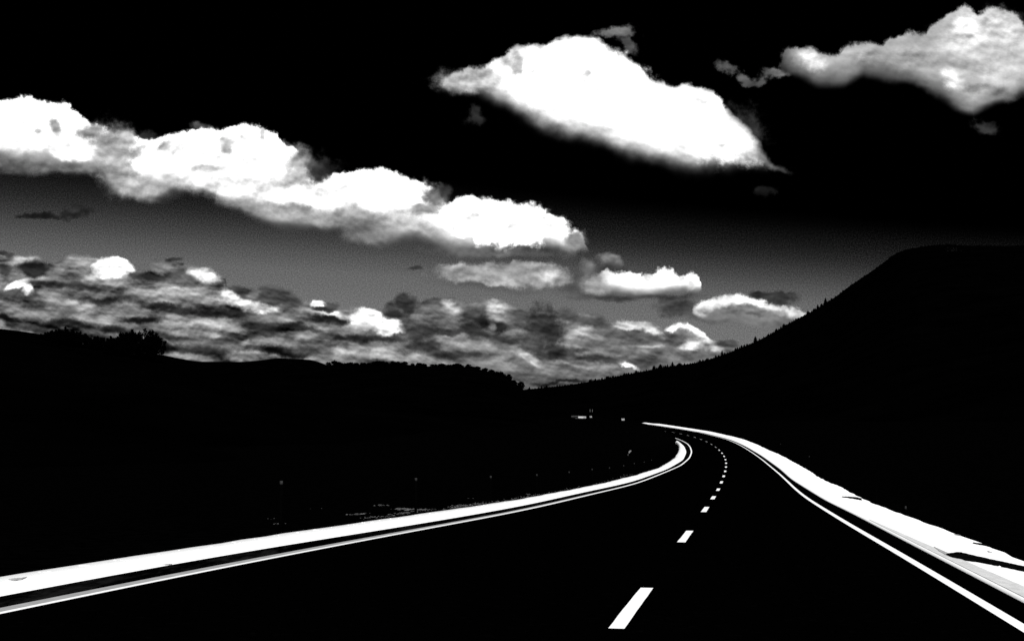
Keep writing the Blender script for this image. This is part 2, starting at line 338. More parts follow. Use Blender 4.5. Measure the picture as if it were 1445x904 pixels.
    E_ = [
     (8,358,14,5,.24,.8,10),(35,368,22,6,.7,1,0),(52,381,27,13,.17,.7,4),(5,378,14,8,.2,1),(78,383,12,9,.4,1),
     (110,372,38,10,.62,.9,-4),(128,391,24,12,.5,.8),(130,391,14,7,.8,1,10),(162,392,30,14,.6,1.2),(148,373,17,12,1.25,.5),(170,376,17,13,1.3,.5),(158,388,19,11,1.3,.6),(183,381,9,8,1.0,.8),(165,366,12,7,1.2,.6),(160,397,28,6,.62,1.4),(138,383,10,8,.8,1.2),(176,390,7,4,.7,1.2),
     (25,402,22,8,1.25,.5,-12),(43,411,10,8,1.2,.5,0),(12,416,26,8,.25,.9,0,.8),(50,420,10,9,.3,1,0,.8),(75,418,20,10,.55,1,30),
     (192,390,14,9,.3,.9),(215,392,24,8,.2,1,6),(232,374,14,13,.5,.9),(245,364,10,4,.2,.9,0,.8),(252,387,14,8,.3,1),(285,388,30,9,.85,.9,22),(292,385,14,6,1.05,1,30),(262,398,30,7,.4,1.2,6),
     (100,405,80,6,.17,1.3,6,.8),(160,428,70,7,.14,1.3,5,.85),(130,418,30,5,.5,1.2,5,.7),(240,414,50,6,.75,1.0,0,.95),(245,425,60,5,.55,1.3),(230,436,60,5,.14,1.3,4,.85),
     (325,415,16,12,1.15,.7,0),(340,428,34,10,.85,.9,10),(368,433,34,8,1.0,.9,12),(330,405,10,6,.4,1),(345,408,14,10,.24,.8,0,.9),(385,418,36,13,.28,.7,10,.9),(360,412,10,8,.5,1,0,.7),(410,430,22,10,.26,.9,10,.8),
     (310,443,80,6,.13,1.3,4,.9),(180,440,22,12,.5,.9,0),(300,454,30,8,.75,1.1,0,.85),(262,450,26,6,.55,1.2),(40,443,60,9,.5,1.2,0,.8),(100,444,40,6,.5,1.2,3,.7),
     (12,450,22,5,.06,1.2,6,.9),(95,455,50,6,.1,1.2,6,.9),(200,452,34,5,.08,1.2,3,.9),(5,461,7,7,.6,1,0,.9),(45,462,30,6,.2,1.3,5,.9),(165,466,26,6,.08,1.3,12,.9),
     (200,463,36,7,.45,1.2,4,.8),(270,470,40,6,.7,1.2,2,.8),(225,488,34,8,.07,1.2,5,.95),(240,478,40,5,.24,1.2,5,.8),(300,480,40,14,.42,1.0,0,.85),(302,472,10,6,.66,1.2),(290,494,40,8,.16,1.2,3,.85),(250,505,24,3,.5,1,8,.9),
     (350,503,40,6,.55,1.2,-2,.9),(330,462,16,3,.55,1.2),(375,462,32,10,.22,.9,8,.9),(390,448,40,7,.45,1.2,3,.8),(340,472,34,5,.22,1.2,6,.8),(345,480,12,4,.75,1,10,.8),
     (430,464,34,6,.16,1.2,6,.85),(440,475,34,7,.55,1.1,0,.85),(380,482,40,6,.5,1.2,4,.7),(395,494,56,7,.06,1.1,4,.95),(450,492,50,7,.4,1.2,4,.7),(415,505,30,3,.55,1,0,.9),
     (448,426,14,7,1.25,.5,-6),(464,438,20,6,.95,.9,14),(468,429,9,6,.3,.8,10,.9),(456,434,18,5,.15,.8,4,.95),(470,449,32,6,.13,.8,6,.95),(505,444,24,8,.9,.9,10),
     (520,452,32,14,1.25,.5,12),(548,461,24,15,1.25,.5,0),(505,462,50,9,.62,1.3,4,.85),(510,477,56,7,.12,1.2,2,.9),(590,470,26,14,.2,1.0,20,.85),
     (540,503,80,9,.55,1.1,2,.85),(480,499,10,9,.7,1,0,.8),(500,497,14,9,.66,1,0,.8),(545,500,22,10,.7,1,0,.85),(590,497,20,6,.6,1),(600,512,60,8,.6,1.2,4,.9),
     (572,424,15,12,.22,.8,-10,.95,1.1),(556,430,13,9,.24,.8,-10,.95,1.1),(580,434,12,10,.2,.9,0,.95),(560,442,18,8,.17,.9,0,.9),(605,436,18,10,.26,.8,-20,.8),(632,428,10,5,.26,.8,0,.7),(625,441,34,13,.42,.9,0,.9),(632,434,10,8,.84,1.1,30),(636,442,15,9,.62,1.2),
     (620,457,40,6,.44,1.3,0,.8),(625,468,36,5,.2,1.0,-4,.85),(665,468,22,9,.17,1.0,20,.85),(645,482,40,7,.6,1.2,10,.8),(600,488,34,9,.22,1.2,10,.85),(640,498,60,7,.2,1.2,5,.85),
     (704,436,17,13,.76,1.0,0,.95),(716,447,14,9,.6,1.2),(700,431,12,8,.8,1.2),(680,455,14,9,.14,.8,0,.9),(708,459,16,8,.13,.8,4,.9),(697,457,7,5,.5,1),(662,446,14,9,.28,1),(735,448,20,18,.32,1,20,.8),
     (762,452,22,24,.2,.8,30,.85,1.2),(775,470,24,24,.19,1,35,.85,1.2),(790,492,28,12,.22,1.1,20,.85),(745,483,24,16,.26,1,0,.8,1.2),(690,485,24,7,.6,1.2,25,.8),(700,475,30,6,.3,1.2,10,.8),
     (798,444,18,10,.28,.9,0,.8),(830,455,34,12,.36,.9,10,.85),(817,470,18,9,.82,.9,0,.95),(850,478,40,8,.5,1.2,5,.8),(825,492,20,4,.28,1.2,0,.8),
     (742,504,26,7,.72,1,28,.9),(715,510,24,5,.5,1.2,0),(785,512,24,8,.6,1,6,.85),(838,518,34,7,.55,1,5,.9),(800,518,16,5,.3,1,20,.8),(760,525,60,9,.5,1.3,2,.85),(812,505,20,6,.42,1.2),(790,541,46,3,.12,1,0,.9,.4),
     (900,474,60,12,.42,1.0,4,.9),(885,459,26,6,1.0,.9,4),(912,464,28,6,.8,1.0,18),(895,470,40,7,.36,.9,6,.95),(930,490,60,8,.52,1.2,3,.8),(920,487,24,3,.68,1.2,0,.8),
     (955,462,16,4,1.1,.9,0),(976,465,22,5,1.15,1.1,14,1,1.3),(1000,478,20,6,1.15,1.1,38,1,1.3),(988,475,18,8,.8,1.3,30,.8,1.2),(966,472,18,7,.4,.9,20,.95),(985,485,20,10,.85,1.0,25),(975,487,14,7,1.0,1.1),(1012,492,10,10,.8,1.1,0,.8),(960,500,60,6,.45,1.2,2,.8),
     (1030,487,14,8,.3,.8,0,.9),(886,515,20,4,1.1,.8,26,1),(870,510,30,5,.25,1,6,.8),(862,520,22,9,.6,1,10,.8),(850,505,40,5,.22,1.2,4,.85),(930,510,40,5,.34,1.2,0,.85)]
    for a in E_: lum = blob(lum, *a)
    return lum

# --- the rest of the sky: the same kind of broken cumulus over a dark sky
far_n = noise2(mapping(geo.outputs['Generated'], (3.1, 1.7, .4), 0, (1, 1, .45)), 3.2, 7.0, .58, dims='3D')
rest = mixf(mrange(far_n, .56, .64), sky_lum, mixf(mrange(far_n, .58, .70), .45, 1.15))
low = noise2(mapping(geo.outputs['Generated'], (0, 0, 0), 0, (1, 1, .12)), 6.0, 6.0, .6, dims='3D')
rest = mixf(mrange(dz, .13, .05), rest, mrange(low, .35, .68, .08, .85))

def emit(v):
    b = N.new('ShaderNodeBackground')
    lin = M('POWER', M('MAXIMUM', v, 0.0), 2.2)
    c = N.new('ShaderNodeCombineColor')
    for i in range(3):
        L.new(lin, c.inputs[i])
    L.new(c.outputs[0], b.inputs[0])
    b.inputs[1].default_value = 2 ** -EXPO
    return b.outputs[0]
win = M('MULTIPLY', mrange(M('ABSOLUTE', u0), 52.0, 44.0), mrange(dy, .1, .2))
win = M('MULTIPLY', win, M('MULTIPLY', mrange(v0, 43.0, 37.0), mrange(v0, -1.0, -.5)))
def mixs(f, a, b):
    mx = N.new('ShaderNodeMixShader')
    L.new(f, mx.inputs[0]); L.new(a, mx.inputs[1]); L.new(b, mx.inputs[2])
    return mx.outputs[0]
# the sky ahead is worked out tile by tile, each with the clouds that reach it, so that a ray pays for its own tile only
def tile(x0, y0, x1, y1):
    global TILE
    TILE = (x0, y0, x1, y1)
    return emit(compose())
cut_v = M('GREATER_THAN', v0, P(722, 345)[1])
def cut_u(x):
    return M('GREATER_THAN', u0, P(x, 430)[0])
upper = mixs(cut_u(600), tile(-400, -300, 604, 347), tile(596, -300, 1900, 347))
lower = mixs(cut_u(560), mixs(cut_u(250), tile(-400, 343, 254, 700), tile(246, 343, 564, 700)), mixs(cut_u(800), tile(556, 343, 804, 700), tile(796, 343, 1900, 700)))
mx_out = mixs(win, emit(rest), mixs(cut_v, lower, upper))
out = N.new('ShaderNodeOutputWorld'); L.new(mx_out, out.inputs[0])
world.cycles.sampling_method = 'NONE'
sc.cycles.max_bounces = 4

# ------------------------------------------------------------------ materials (grey: the place as a deep-contrast black and white film saw it)
def mat(name, build):
    m = bpy.data.materials.new(name); m.use_nodes = True
    t = m.node_tree
    b = t.nodes['Principled BSDF']
    b.inputs['Specular IOR Level'].default_value = 0.0
    b.inputs['Roughness'].default_value = 0.9
    build(t, b)
    return m

def grey_noise(scale, lo, hi, p0_=.35, p1_=.65, detail=6, rough=.6, bump=0.0, dist=.02, scale3=None, base=None):
    """albedo between lo and hi following a noise; a fine bump if asked"""
    def f(t, b):
        tc = t.nodes.new('ShaderNodeTexCoord')
        mp = t.nodes.new('ShaderNodeMapping')
        if scale3: mp.inputs[3].default_value = scale3
        t.links.new(tc.outputs['Object'], mp.inputs[0])
        nz = t.nodes.new('ShaderNodeTexNoise'); nz.inputs['Scale'].default_value = scale
        nz.inputs['Detail'].default_value = detail; nz.inputs['Roughness'].default_value = rough
        t.links.new(mp.outputs[0], nz.inputs['Vector'])
        r = t.nodes.new('ShaderNodeValToRGB')
        r.color_ramp.elements[0].position = p0_; r.color_ramp.elements[0].color = (lo, lo, lo, 1)
        r.color_ramp.elements[1].position = p1_; r.color_ramp.elements[1].color = (hi, hi, hi, 1)
        t.links.new(nz.outputs[0], r.inputs[0]); t.links.new(r.outputs[0], b.inputs['Base Color'])
        if bump:
            n2 = t.nodes.new('ShaderNodeTexNoise'); n2.inputs['Scale'].default_value = scale * 6
            n2.inputs['Detail'].default_value = 5
            t.links.new(tc.outputs['Object'], n2.inputs['Vector'])
            bp = t.nodes.new('ShaderNodeBump'); bp.inputs['Strength'].default_value = bump; bp.inputs['Distance'].default_value = dist
            t.links.new(n2.outputs[0], bp.inputs['Height']); t.links.new(bp.outputs[0], b.inputs['Normal'])
    return f
M_asphalt = mat('asphalt', grey_noise(7.0, .0002, .0022, .55, .95, 10, .75))
M_paint = mat('road_paint', grey_noise(14.0, .74, .86, .3, .6))
M_dull_paint = mat('darker_road_paint', grey_noise(14.0, .2, .4, .3, .6))  # greyer paint for the far dashes
M_dusty = mat('dusty_asphalt_edge', grey_noise(1.6, 0.0004, .017, .5, .78, 9, .75, scale3=(1, .25, 1)))
M_worn = mat('worn_paint', grey_noise(5.0, .24, .34, .3, .7))
M_gravel = mat('pale_gravel', grey_noise(4.0, .42, .84, .22, .42, 9, .75))
M_gutter = mat('grey_gutter', grey_noise(9.0, .46, .62, .35, .65, 8, .7, scale3=(1, .35, 1)))  # greyer than the gravel beside it
M_grass = mat('dark_grass', grey_noise(3.0, .0001, .0006))
M_leaf = mat('dark_foliage', grey_noise(2.0, .0001, .0005))
M_rock = mat('pale_rock', grey_noise(2.5, .006, .10))
M_hill = mat('dark_hillside', grey_noise(.02, .00008, .00035, detail=10))
M_bark = mat('dark_bark', grey_noise(6.0, .0002, .0006))
M_post = mat('dark_post', grey_noise(9.0, .0003, .0006))
M_white = mat('white_enamel', grey_noise(20.0, .7, .8))
M_glass = mat('dark_glass', grey_noise(1.0, .001, .002))
M_tyre = mat('tyre_rubber', grey_noise(30.0, .001, .003))

# ------------------------------------------------------------------ helpers
def link(o, parent=None):
    COL.objects.link(o)
    if parent: o.parent = parent
    return o
def mesh(name, verts, faces, m, parent=None, smooth=False):
    me = bpy.data.meshes.new(name)
    me.from_pydata([tuple(map(float, v)) for v in verts], [], faces)
    me.materials.append(m)
    if smooth: me.polygons.foreach_set('use_smooth', [True] * len(me.polygons))
    me.update()
    return link(bpy.data.objects.new(name, me), parent)
def tag(o, label=None, cat=None, group=None, kind=None):
    for k, v in (('label', label), ('category', cat), ('group', group), ('kind', kind)):
        if v: o[k] = v
    return o
def empty(name, loc=(0, 0, 0), rz=0.0):
    o = bpy.data.objects.new(name, None); o.location = loc; o.rotation_euler = (0, 0, rz)
    o.empty_display_size = .2
    return link(o)
def from_bm(name, bm, m, parent=None, smooth=False):
    me = bpy.data.meshes.new(name); bm.to_mesh(me); bm.free()
    me.materials.append(m)
    if smooth: me.polygons.foreach_set('use_smooth', [True] * len(me.polygons))
    return link(bpy.data.objects.new(name, me), parent)
def box(bm, x0, x1, y0, y1, z0, z1):
    v = [bm.verts.new(p) for p in ((x0, y0, z0), (x1, y0, z0), (x1, y1, z0), (x0, y1, z0), (x0, y0, z1), (x1, y0, z1), (x1, y1, z1), (x0, y1, z1))]
    for f in ((0, 3, 2, 1), (4, 5, 6, 7), (0, 1, 5, 4), (1, 2, 6, 5), (2, 3, 7, 6), (3, 0, 4, 7)):
        bm.faces.new([v[i] for i in f])
def cyl(bm, c, r0, r1, z0, z1, n=10):
    a = [bm.verts.new((c[0] + r0 * math.cos(t * 2 * math.pi / n), c[1] + r0 * math.sin(t * 2 * math.pi / n), z0)) for t in range(n)]
    b = [bm.verts.new((c[0] + r1 * math.cos(t * 2 * math.pi / n), c[1] + r1 * math.sin(t * 2 * math.pi / n), z1)) for t in range(n)]
    for i in range(n):
        bm.faces.new((a[i], a[(i + 1) % n], b[(i + 1) % n], b[i]))
    bm.faces.new(b); bm.faces.new(a[::-1])

# ------------------------------------------------------------------ the road's course, from the dashes of its centre line
DASH = 12.0
SL = (643 - HY) / F                       # the road falls gently away from the camera, then climbs again into the bend
dash_px = [(894, 856), (969, 755.5), (995, 719.5), (1007.7, 700.5), (1014.5, 689), (1019, 679), (1022, 671), (1024, 664), (1025.2, 658), (1025.7, 652.7), (1024.6, 648),
           (1022, 643), (1019.6, 638.5), (1015.4, 634.7), (1010, 630), (1004, 626), (997, 622), (989, 619), (980, 616), (970, 613.8), (960, 611.5), (949.5, 609)]
C3 = []
for i, (x, y) in enumerate(dash_px):
    u, v = ray(x, y)
    if i < 5:
        Y = EYE / (-v - SL)
        Y = EYE / (-(v) - SL)
    else:                                  # 12 m further along the road than the dash before
        px_, py_, pz_ = C3[-1]
        lo, hi = py_ , py_ + DASH
        for _ in range(50):
            Y = (lo + hi) / 2
            d = math.hypot(u * Y - px_, Y - py_)
            if d < DASH: lo = Y
            else: hi = Y
    C3.append((u * Y, Y, EYE + v * Y))
C3 = np.array(C3)
# smooth the far half a little: fit x(Y) and z(Y) by cubic pieces
Yk = C3[:, 1]
h0 = (C3[1] - C3[0]) / np.linalg.norm(C3[1] - C3[0])
pts = [C3[0] - h0 * k for k in (60, 45, 30, 20, 10)] + list(C3)
hd = C3[-1] - C3[-4]; ang = math.atan2(hd[0], hd[1]); dang = -.05
for k in range(9):                         # beyond the last dash in view the bend goes on to the left, behind the bank
    ang += dang
    pts.append(pts[-1] + np.array([math.sin(ang) * DASH, math.cos(ang) * DASH, .22]))
pts = np.array(pts)
sm = pts.copy()
for _ in range(3):
    t_ = sm.copy(); t_[1:-1] = (sm[:-2] + 2 * sm[1:-1] + sm[2:]) / 4; sm[10:] = t_[10:]
pts = sm
arc = np.concatenate([[0], np.cumsum(np.linalg.norm(np.diff(pts, axis=0), axis=1))])
def cr(t):
    """Catmull-Rom through the course at arc length t"""
    i = min(max(int(np.searchsorted(arc, t)) - 1, 0), len(arc) - 2)
    f = (t - arc[i]) / (arc[i + 1] - arc[i])
    q = [pts[max(i - 1, 0)], pts[i], pts[i + 1], pts[min(i + 2, len(pts) - 1)]]
    h = arc[i + 1] - arc[i]
    m1 = (q[2] - q[0]) / max(arc[i + 1] - arc[max(i - 1, 0)], 1e-6) * h
    m2 = (q[3] - q[1]) / max(arc[min(i + 2, len(arc) - 1)] - arc[i], 1e-6) * h
    f2, f3 = f * f, f * f * f
    return (2 * f3 - 3 * f2 + 1) * q[1] + (f3 - 2 * f2 + f) * m1 + (-2 * f3 + 3 * f2) * q[2] + (f3 - f2) * m2
STEP = 1.0
T = np.arange(0, arc[-1] - .01, STEP)
CL = np.array([cr(t) for t in T])
for _ in range(30):                        # iron out the kinks of hand-read points
    c2 = CL.copy(); c2[1:-1] = (CL[:-2] + 2 * CL[1:-1] + CL[2:]) / 4
    CL[70:] = c2[70:]
tg = np.gradient(CL, axis=0); tg[:, 2] = 0; tg /= np.linalg.norm(tg, axis=1)[:, None]
NR = np.stack([tg[:, 1], -tg[:, 0], np.zeros(len(CL))], 1)      # points to the right of the road
NI = len(CL)

def cross_width(poly, side, wmax=16.0):
    """how far from the centre line (to one side) each cross-section meets an outline traced in the photograph"""
    W = np.full(NI, np.nan)
    poly = np.array(poly, float)
    ws = np.arange(0.5, wmax, .05)
    for i in range(NI):
        if CL[i, 1] < 6: continue
        pr = [project(CL[i] + NR[i] * side * w) for w in ws]
        pr = np.array(pr)
        hit = None
        for a, b in zip(poly[:-1], poly[1:]):
            d = b - a
            s = (pr[:, 0] - a[0]) * d[1] - (pr[:, 1] - a[1]) * d[0]
            k = np.where(np.sign(s[:-1]) != np.sign(s[1:]))[0]
            for j in k:
                f = s[j] / (s[j] - s[j + 1])
                p = pr[j] + (pr[j + 1] - pr[j]) * f
                tt = ((p - a) @ d) / (d @ d)
                if -.001 <= tt <= 1.001:
                    w = ws[j] + f * .05
                    if hit is None or w < hit: hit = w
        if hit is not None: W[i] = hit
    return W
LL = [(-200, 905), (0, 865), (138.4, 832.5), (276.8, 806.5), (415, 780.5), (500, 763.4), (598.4, 746), (736.8, 720.3), (840.6, 695.4), (899.4, 681), (937.5, 666), (960, 656.3),
      (972.2, 645.8), (975.4, 637.5), (973.6, 630.6), (969.5, 625.7), (962.6, 620.9), (955, 617.6)]
LI = [(-200, 880), (0, 843), (138.4, 811.6), (276.8, 788.3), (415, 765.7), (500, 754.3), (598.4, 738), (736.8, 713.9), (840.6, 690.3), (892.5, 679.5), (939, 662.5), (945, 659.7), (964, 648.6),
      (968.8, 637.5), (965.3, 629.2), (958.4, 623.3), (953.5, 618)]
LO = [(-200, 847), (0, 815.8), (138.4, 792), (276.8, 772), (415, 750.3), (500, 738), (598.4, 724), (736.8, 704.5), (840.6, 684.1), (892.5, 671.6), (931.4, 659.7), (953.6, 645.8), (959.8, 634.7), (957, 626.4), (952.9, 617.4)]
RL = [(1016.8, 617.5), (1030, 621.5), (1045, 628.2), (1062, 638), (1076.4, 648.3), (1101.6, 668.7), (1120.4, 686), (1139.3, 702), (1202, 740.3), (1246, 764.8), (1296.4, 793.8), (1359, 830.5), (1445, 881), (1700, 1031)]
RI = [(1030.6, 622), (1045, 626), (1058, 632), (1076.4, 644), (1100, 661), (1117.3, 676.6), (1140, 690.3), (1164.4, 706.4), (1202, 723.7), (1233.5, 741), (1296.4, 774), (1359, 806), (1445, 851), (1700, 984)]
RO = [(909, 595.6), (947.6, 601), (989, 607.3), (1016.8, 613), (1041.7, 618.6), (1072, 629.5), (1101.6, 641.8), (1122, 653), (1140, 663), (1161.3, 676.6), (1183.3, 685.4), (1217.8, 704.8), (1296.4, 732.5), (1359, 755), (1400, 771.8), (1445, 790.6), (1700, 900)]

def fill(W, near, far):
    idx = np.arange(NI); ok = ~np.isnan(W)
    # drop the grazing part where a pixel is many metres
    if ok.any():
        W2 = np.interp(idx, np.concatenate([[-1], idx[ok], [NI]]), np.concatenate([[near if near else W[ok][0]], W[ok], [far if far else W[ok][-1]]]))
    else:
        W2 = np.full(NI, near)
    if not near: W2[:idx[ok][0]] = W[ok][0]
    if not far: W2[idx[ok][-1]:] = W[ok][-1]
    for _ in range(40):
        c = W2.copy(); c[1:-1] = (W2[:-2] + 2 * W2[1:-1] + W2[2:]) / 4; W2 = c
    return W2
FARI = int(np.argmin(abs(CL[:, 1] - 195)))
def solved(poly, side, far, lim=FARI):
    W = cross_width(poly, side)
    W[lim:] = np.nan
    idx = np.where(~np.isnan(W))[0]
    W2 = fill(W, None, None)
    j = idx[-1]
    for i in range(j, NI):                 # ease into the far width
        f = min(1, (i - j) / 40)
        W2[i] = W2[j] * (1 - f) + far * f
    return W2
wLL = solved(LL, -1, 4.0)
wLI = np.maximum(solved(LI, -1, 4.45), wLL + .25)
wLO_raw = solved(LO, -1, 5.4)
wLO = np.clip(wLO_raw, wLI + .5, wLI + 1.7)
tip = np.clip((CL[:, 1] - 168) / 48, 0, 1)
wLO = wLO * (1 - tip) + (wLI + .06) * tip
wRL = solved(RL, 1, 3.9, int(np.argmin(abs(CL[:, 1] - 150))))
wRI = np.maximum(solved(RI, 1, 4.3, int(np.argmin(abs(CL[:, 1] - 150)))), wRL + .22)
wRO_raw = solved(RO, 1, 6.2, int(np.argmin(abs(CL[:, 1] - 60))))
wRO = np.clip(np.maximum(wRO_raw, wRI + 1.1), 0, wRI + 1.9)
k_ = np.arange(0, NI, 20)
def raise_to(poly, side, W):
    """height of an outer edge above the road so that it stands where the outline shows it"""
    xs, ys_ = np.array(poly)[:, 0], np.array(poly)[:, 1]
    o = np.argsort(xs); xs, ys_ = xs[o], ys_[o]
    H = np.zeros(NI)
    for i in range(NI):
        if CL[i, 1] < 12: H[i] = np.nan; continue
        p = CL[i] + NR[i] * side * W[i]
        x, y = project(p)
        if x < xs[0] or x > xs[-1]: H[i] = np.nan; continue
        yt = np.interp(x, xs, ys_)
        H[i] = (y - yt) / F * p[1]
    ok = ~np.isnan(H); idx = np.arange(NI)
    H = np.interp(idx, idx[ok], H[ok])
    for _ in range(12):
        c = H.copy(); c[1:-1] = (H[:-2] + 2 * H[1:-1] + H[2:]) / 4; H = c
    return np.clip(H, -.1, 2.5)
RF = [(905, 596.6), (935, 601), (960, 605), (989, 610), (1017, 617)]     # foot of the far strip: the bend is banked
SE = raise_to(RF, 1, wRL)
SE = np.clip(SE, 0, 1.1) * np.clip((CL[:, 1] - 165) / 45, 0, 1)
hRO = raise_to(RO, 1, wRO)
sx = np.array([project(e)[0] for e in (CL + NR * wRO[:, None])])
past = np.where((sx < 912) & (np.arange(NI) > 150))[0]
past = past[0] if len(past) else NI - 1
SE[past:] *= np.clip(1 - np.arange(NI - past) / 12, 0, 1)
rend = min(NI - 1, past + 5)
lend = int(np.argmin(abs(CL[:, 1] - 236)))
hRO = np.maximum(hRO, SE + .12 * (CL[:, 1] > 100))
for i in range(past, NI):
    hRO[i] = hRO[past] - .1 * (i - past)
def edge(side, W, dz=0.0):
    e = CL + NR * (side * W)[:, None]
    e = e.copy(); e[:, 2] += dz
    if side > 0: e[:, 2] += SE * np.clip(W / wRL, 0, 1)
    return e
def ribbon(name, edges, m, parent=None, i0=0, i1=None, smooth=True):
    i1 = i1 or NI
    E_ = [e[i0:i1] for e in edges]
    n_, k = len(E_[0]), len(E_)
    V = np.concatenate(E_)
    fs = []
    for j in range(k - 1):
        for i in range(n_ - 1):
            a, b = j * n_ + i, (j + 1) * n_ + i
            fs.append((a, b, b + 1, a + 1))
    return mesh(name, V, fs, m, parent, smooth)

# the road: carriageway, painted lines and dashes
z2 = np.zeros(NI)
road = ribbon('road', [edge(-1, wLI + .06, -.25), edge(-1, wLI + .02, -.002), edge(-1, wLL), edge(-1, wLL * .5, .008), edge(1, z2, .012), edge(1, wRL, 0), edge(1, wRI + .02, -.002), edge(1, wRI + .06, -.25)], M_asphalt)
tag(road, kind='structure')
road['label'] = 'dark asphalt road bending left, with white lines'
def crown(w, wl):                          # height of the cambered surface at a signed offset
    a = abs(w) / wl
    return np.where(a < 1, .04 * (1 - a), 0)
def strip(name, side, Wa, Wb, m, dz, i0=0, i1=None, parent=road):
    za = np.zeros(NI); zb = np.zeros(NI)
    return ribbon(name, [edge(side, Wa, dz), edge(side, Wb, dz)], m, parent, i0, i1)
LW = .13
strip('edge_line', 1, wRL + .01, wRL - LW * .95, M_paint, .006, 0, rend)
near_i = int(np.argmin(abs(CL[:, 1] - 70)))
taper = np.clip((near_i - np.arange(NI)) / 60, 0, 1)
strip('edge_line', -1, wLL + .02, wLL - LW + .06 * taper, M_paint, .006, 0, lend)
strip('worn_paint_edge', -1, wLL + .03 + .2 * taper ** .7, wLL + .022, M_worn, .005, 0, near_i)['label'] = 'grey worn band beside the white line'
strip('dusty_edge', -1, wLI + .01, wLL + .05 + .2 * taper, M_dusty, .003, 0)
a0 = np.array([np.linalg.norm(CL[:, :2] - C3[i, :2], axis=1).argmin() * STEP for i in range(3)])
off = float(np.mean(a0 - DASH * np.arange(3)))
wander = rnd
dash_ends = {}
for k in range(-3, 30):
    c = a0[0] + DASH * k if k > 2 or k < 0 else a0[k]
    L0, L1 = c - 1.85, c + 1.85
    if L0 < 1 or L1 > NI - 3: continue
    ns = 8
    vs = []
    for j in range(ns + 1):
        t = L0 + (L1 - L0) * j / ns
        i = int(t); f = t - i
        p = CL[i] * (1 - f) + CL[i + 1] * f
        nr = NR[i] * (1 - f) + NR[i + 1] * f
        w = .076 if k < 13 else .062
        tg_ = .03 if j == 0 else 0
        for s in (-1, 1):
            q = p + nr * s * (w + rnd.uniform(-.004, .004))
            q = q + np.array([0, 0, .019])
            vs.append(q)
    d0 = CL[int(L0)]
    mesh('lane_dash', vs, [(2 * j, 2 * j + 1, 2 * j + 3, 2 * j + 2) for j in range(ns)], M_paint if k < 14 else M_dull_paint, road)

# gravel strips with slightly ragged outer edges
jit = np.array([rnd.uniform(-1, 1) for _ in range(NI)])
jit = jit * .05 + np.interp(np.arange(NI), np.arange(0, NI + 7, 7), [rnd.uniform(-.07, .07) for _ in range(len(np.arange(0, NI + 7, 7)))])
def finer(*arrs):
    return arrs
lo = wLO + jit
ls = ribbon('gravel_shoulder', [edge(-1, wLI, -.2), edge(-1, wLI + .004, .006), edge(-1, (wLI + lo) / 2, .035), edge(-1, lo, .015), edge(-1, lo + .25, -.3)], M_gravel, None, 0, lend)
tag(ls, kind='structure'); ls['label'] = 'pale gravel strip along the left side of the road'
ro = wRO + jit * .8
e_out = edge(1, ro); e_out[:, 2] += hRO - SE
e_back = edge(1, ro + .5); e_back[:, 2] += hRO - SE - .5
gi_ = wRI + .12; go_ = wRI + .42
g0, g1 = 0, int(np.argmin(abs(CL[:, 1] - 34)))
def lerp_edge(w):
    e = edge(1, w); f = np.clip((w - wRI) / (ro - wRI), 0, 1)
    e[:, 2] += (hRO - SE) * f + .006
    return e
rs = ribbon('gravel_shoulder', [edge(1, wRI, -.2), edge(1, wRI + .004, .006), lerp_edge(gi_ - .01), lerp_edge(go_), lerp_edge((go_ + ro) / 2), e_out, e_back], M_gravel, None, 0, rend)
tag(rs, kind='structure'); rs['label'] = 'pale gravel strip rising along the right side of the road'
gt = (g1 - np.arange(NI)).clip(0, 22) / 22
ga, gb = lerp_edge(gi_), lerp_edge(gi_ + .02 + .3 * gt)
ga[:, 2] += .006; gb[:, 2] += .006
ribbon('gutter_band', [ga, gb], M_gutter, rs, 0, g1)['label'] = 'greyer band along the foot of the gravel'

# ------------------------------------------------------------------ ground: one sheet out to the horizon
def sample_course(X, Y):
    """nearest course sample and signed offset (right positive) for arrays of points"""
    d2 = (X[:, None] - CL[None, ::4, 0]) ** 2 + (Y[:, None] - CL[None, ::4, 1]) ** 2
    i = d2.argmin(1) * 4
    s = (X - CL[i, 0]) * NR[i, 0] + (Y - CL[i, 1]) * NR[i, 1]
    return i, s
rr = np.concatenate([np.arange(1.5, 40, 1.2), np.arange(40, 320, 5), np.geomspace(320, 12000, 40)])
aa = np.radians(np.concatenate([np.arange(-180, -28, 4), np.arange(-28, 28, .5), np.arange(28, 180, 4)]))
RR, AA = np.meshgrid(rr, aa, indexing='ij')
gx, gy = (RR * np.sin(AA)).ravel(), (RR * np.cos(AA)).ravel()
gi2, gs = sample_course(gx, gy)
zr = CL[gi2, 2]
gz = zr.copy()
right = gs > 0
outw = np.where(right, wRO[gi2] + .5, wLO[gi2] + .25)
outh = np.where(right, hRO[gi2] - .5, -.28)
beyond = np.clip(np.abs(gs) - outw, 0, None)
gz = np.where(beyond > 0, zr + outh + np.where(right, .04, -.02) * np.clip(beyond, 0, 60), zr + np.where(right, np.minimum(outh, -.25), -.3))
far = np.clip((np.hypot(gx, gy) - 320) / 600, 0, 1)
gpx = CX + F * gx / np.maximum(gy, 1)
fz = np.where(gy > 0, 3.0 + np.interp(gpx, [845, 868], [9.3, 7.6]) * far, 0)
bl = np.clip((np.hypot(gx, gy) - 280) / 80, 0, 1)
gz = gz * (1 - bl) + fz * bl
for i in range(len(gz)):
    if beyond[i] > 1.5:
        gz[i] += .25 * mn.noise(Vector((gx[i] * .07, gy[i] * .07, 3))) * min(1, beyond[i] / 8)
na = len(aa)
gf = []
for i in range(len(rr) - 1):
    for j in range(na):
        a, b = i * na + j, i * na + (j + 1) % na
        gf.append((a, b, b + na, a + na))
gv = np.stack([gx, gy, gz], 1)
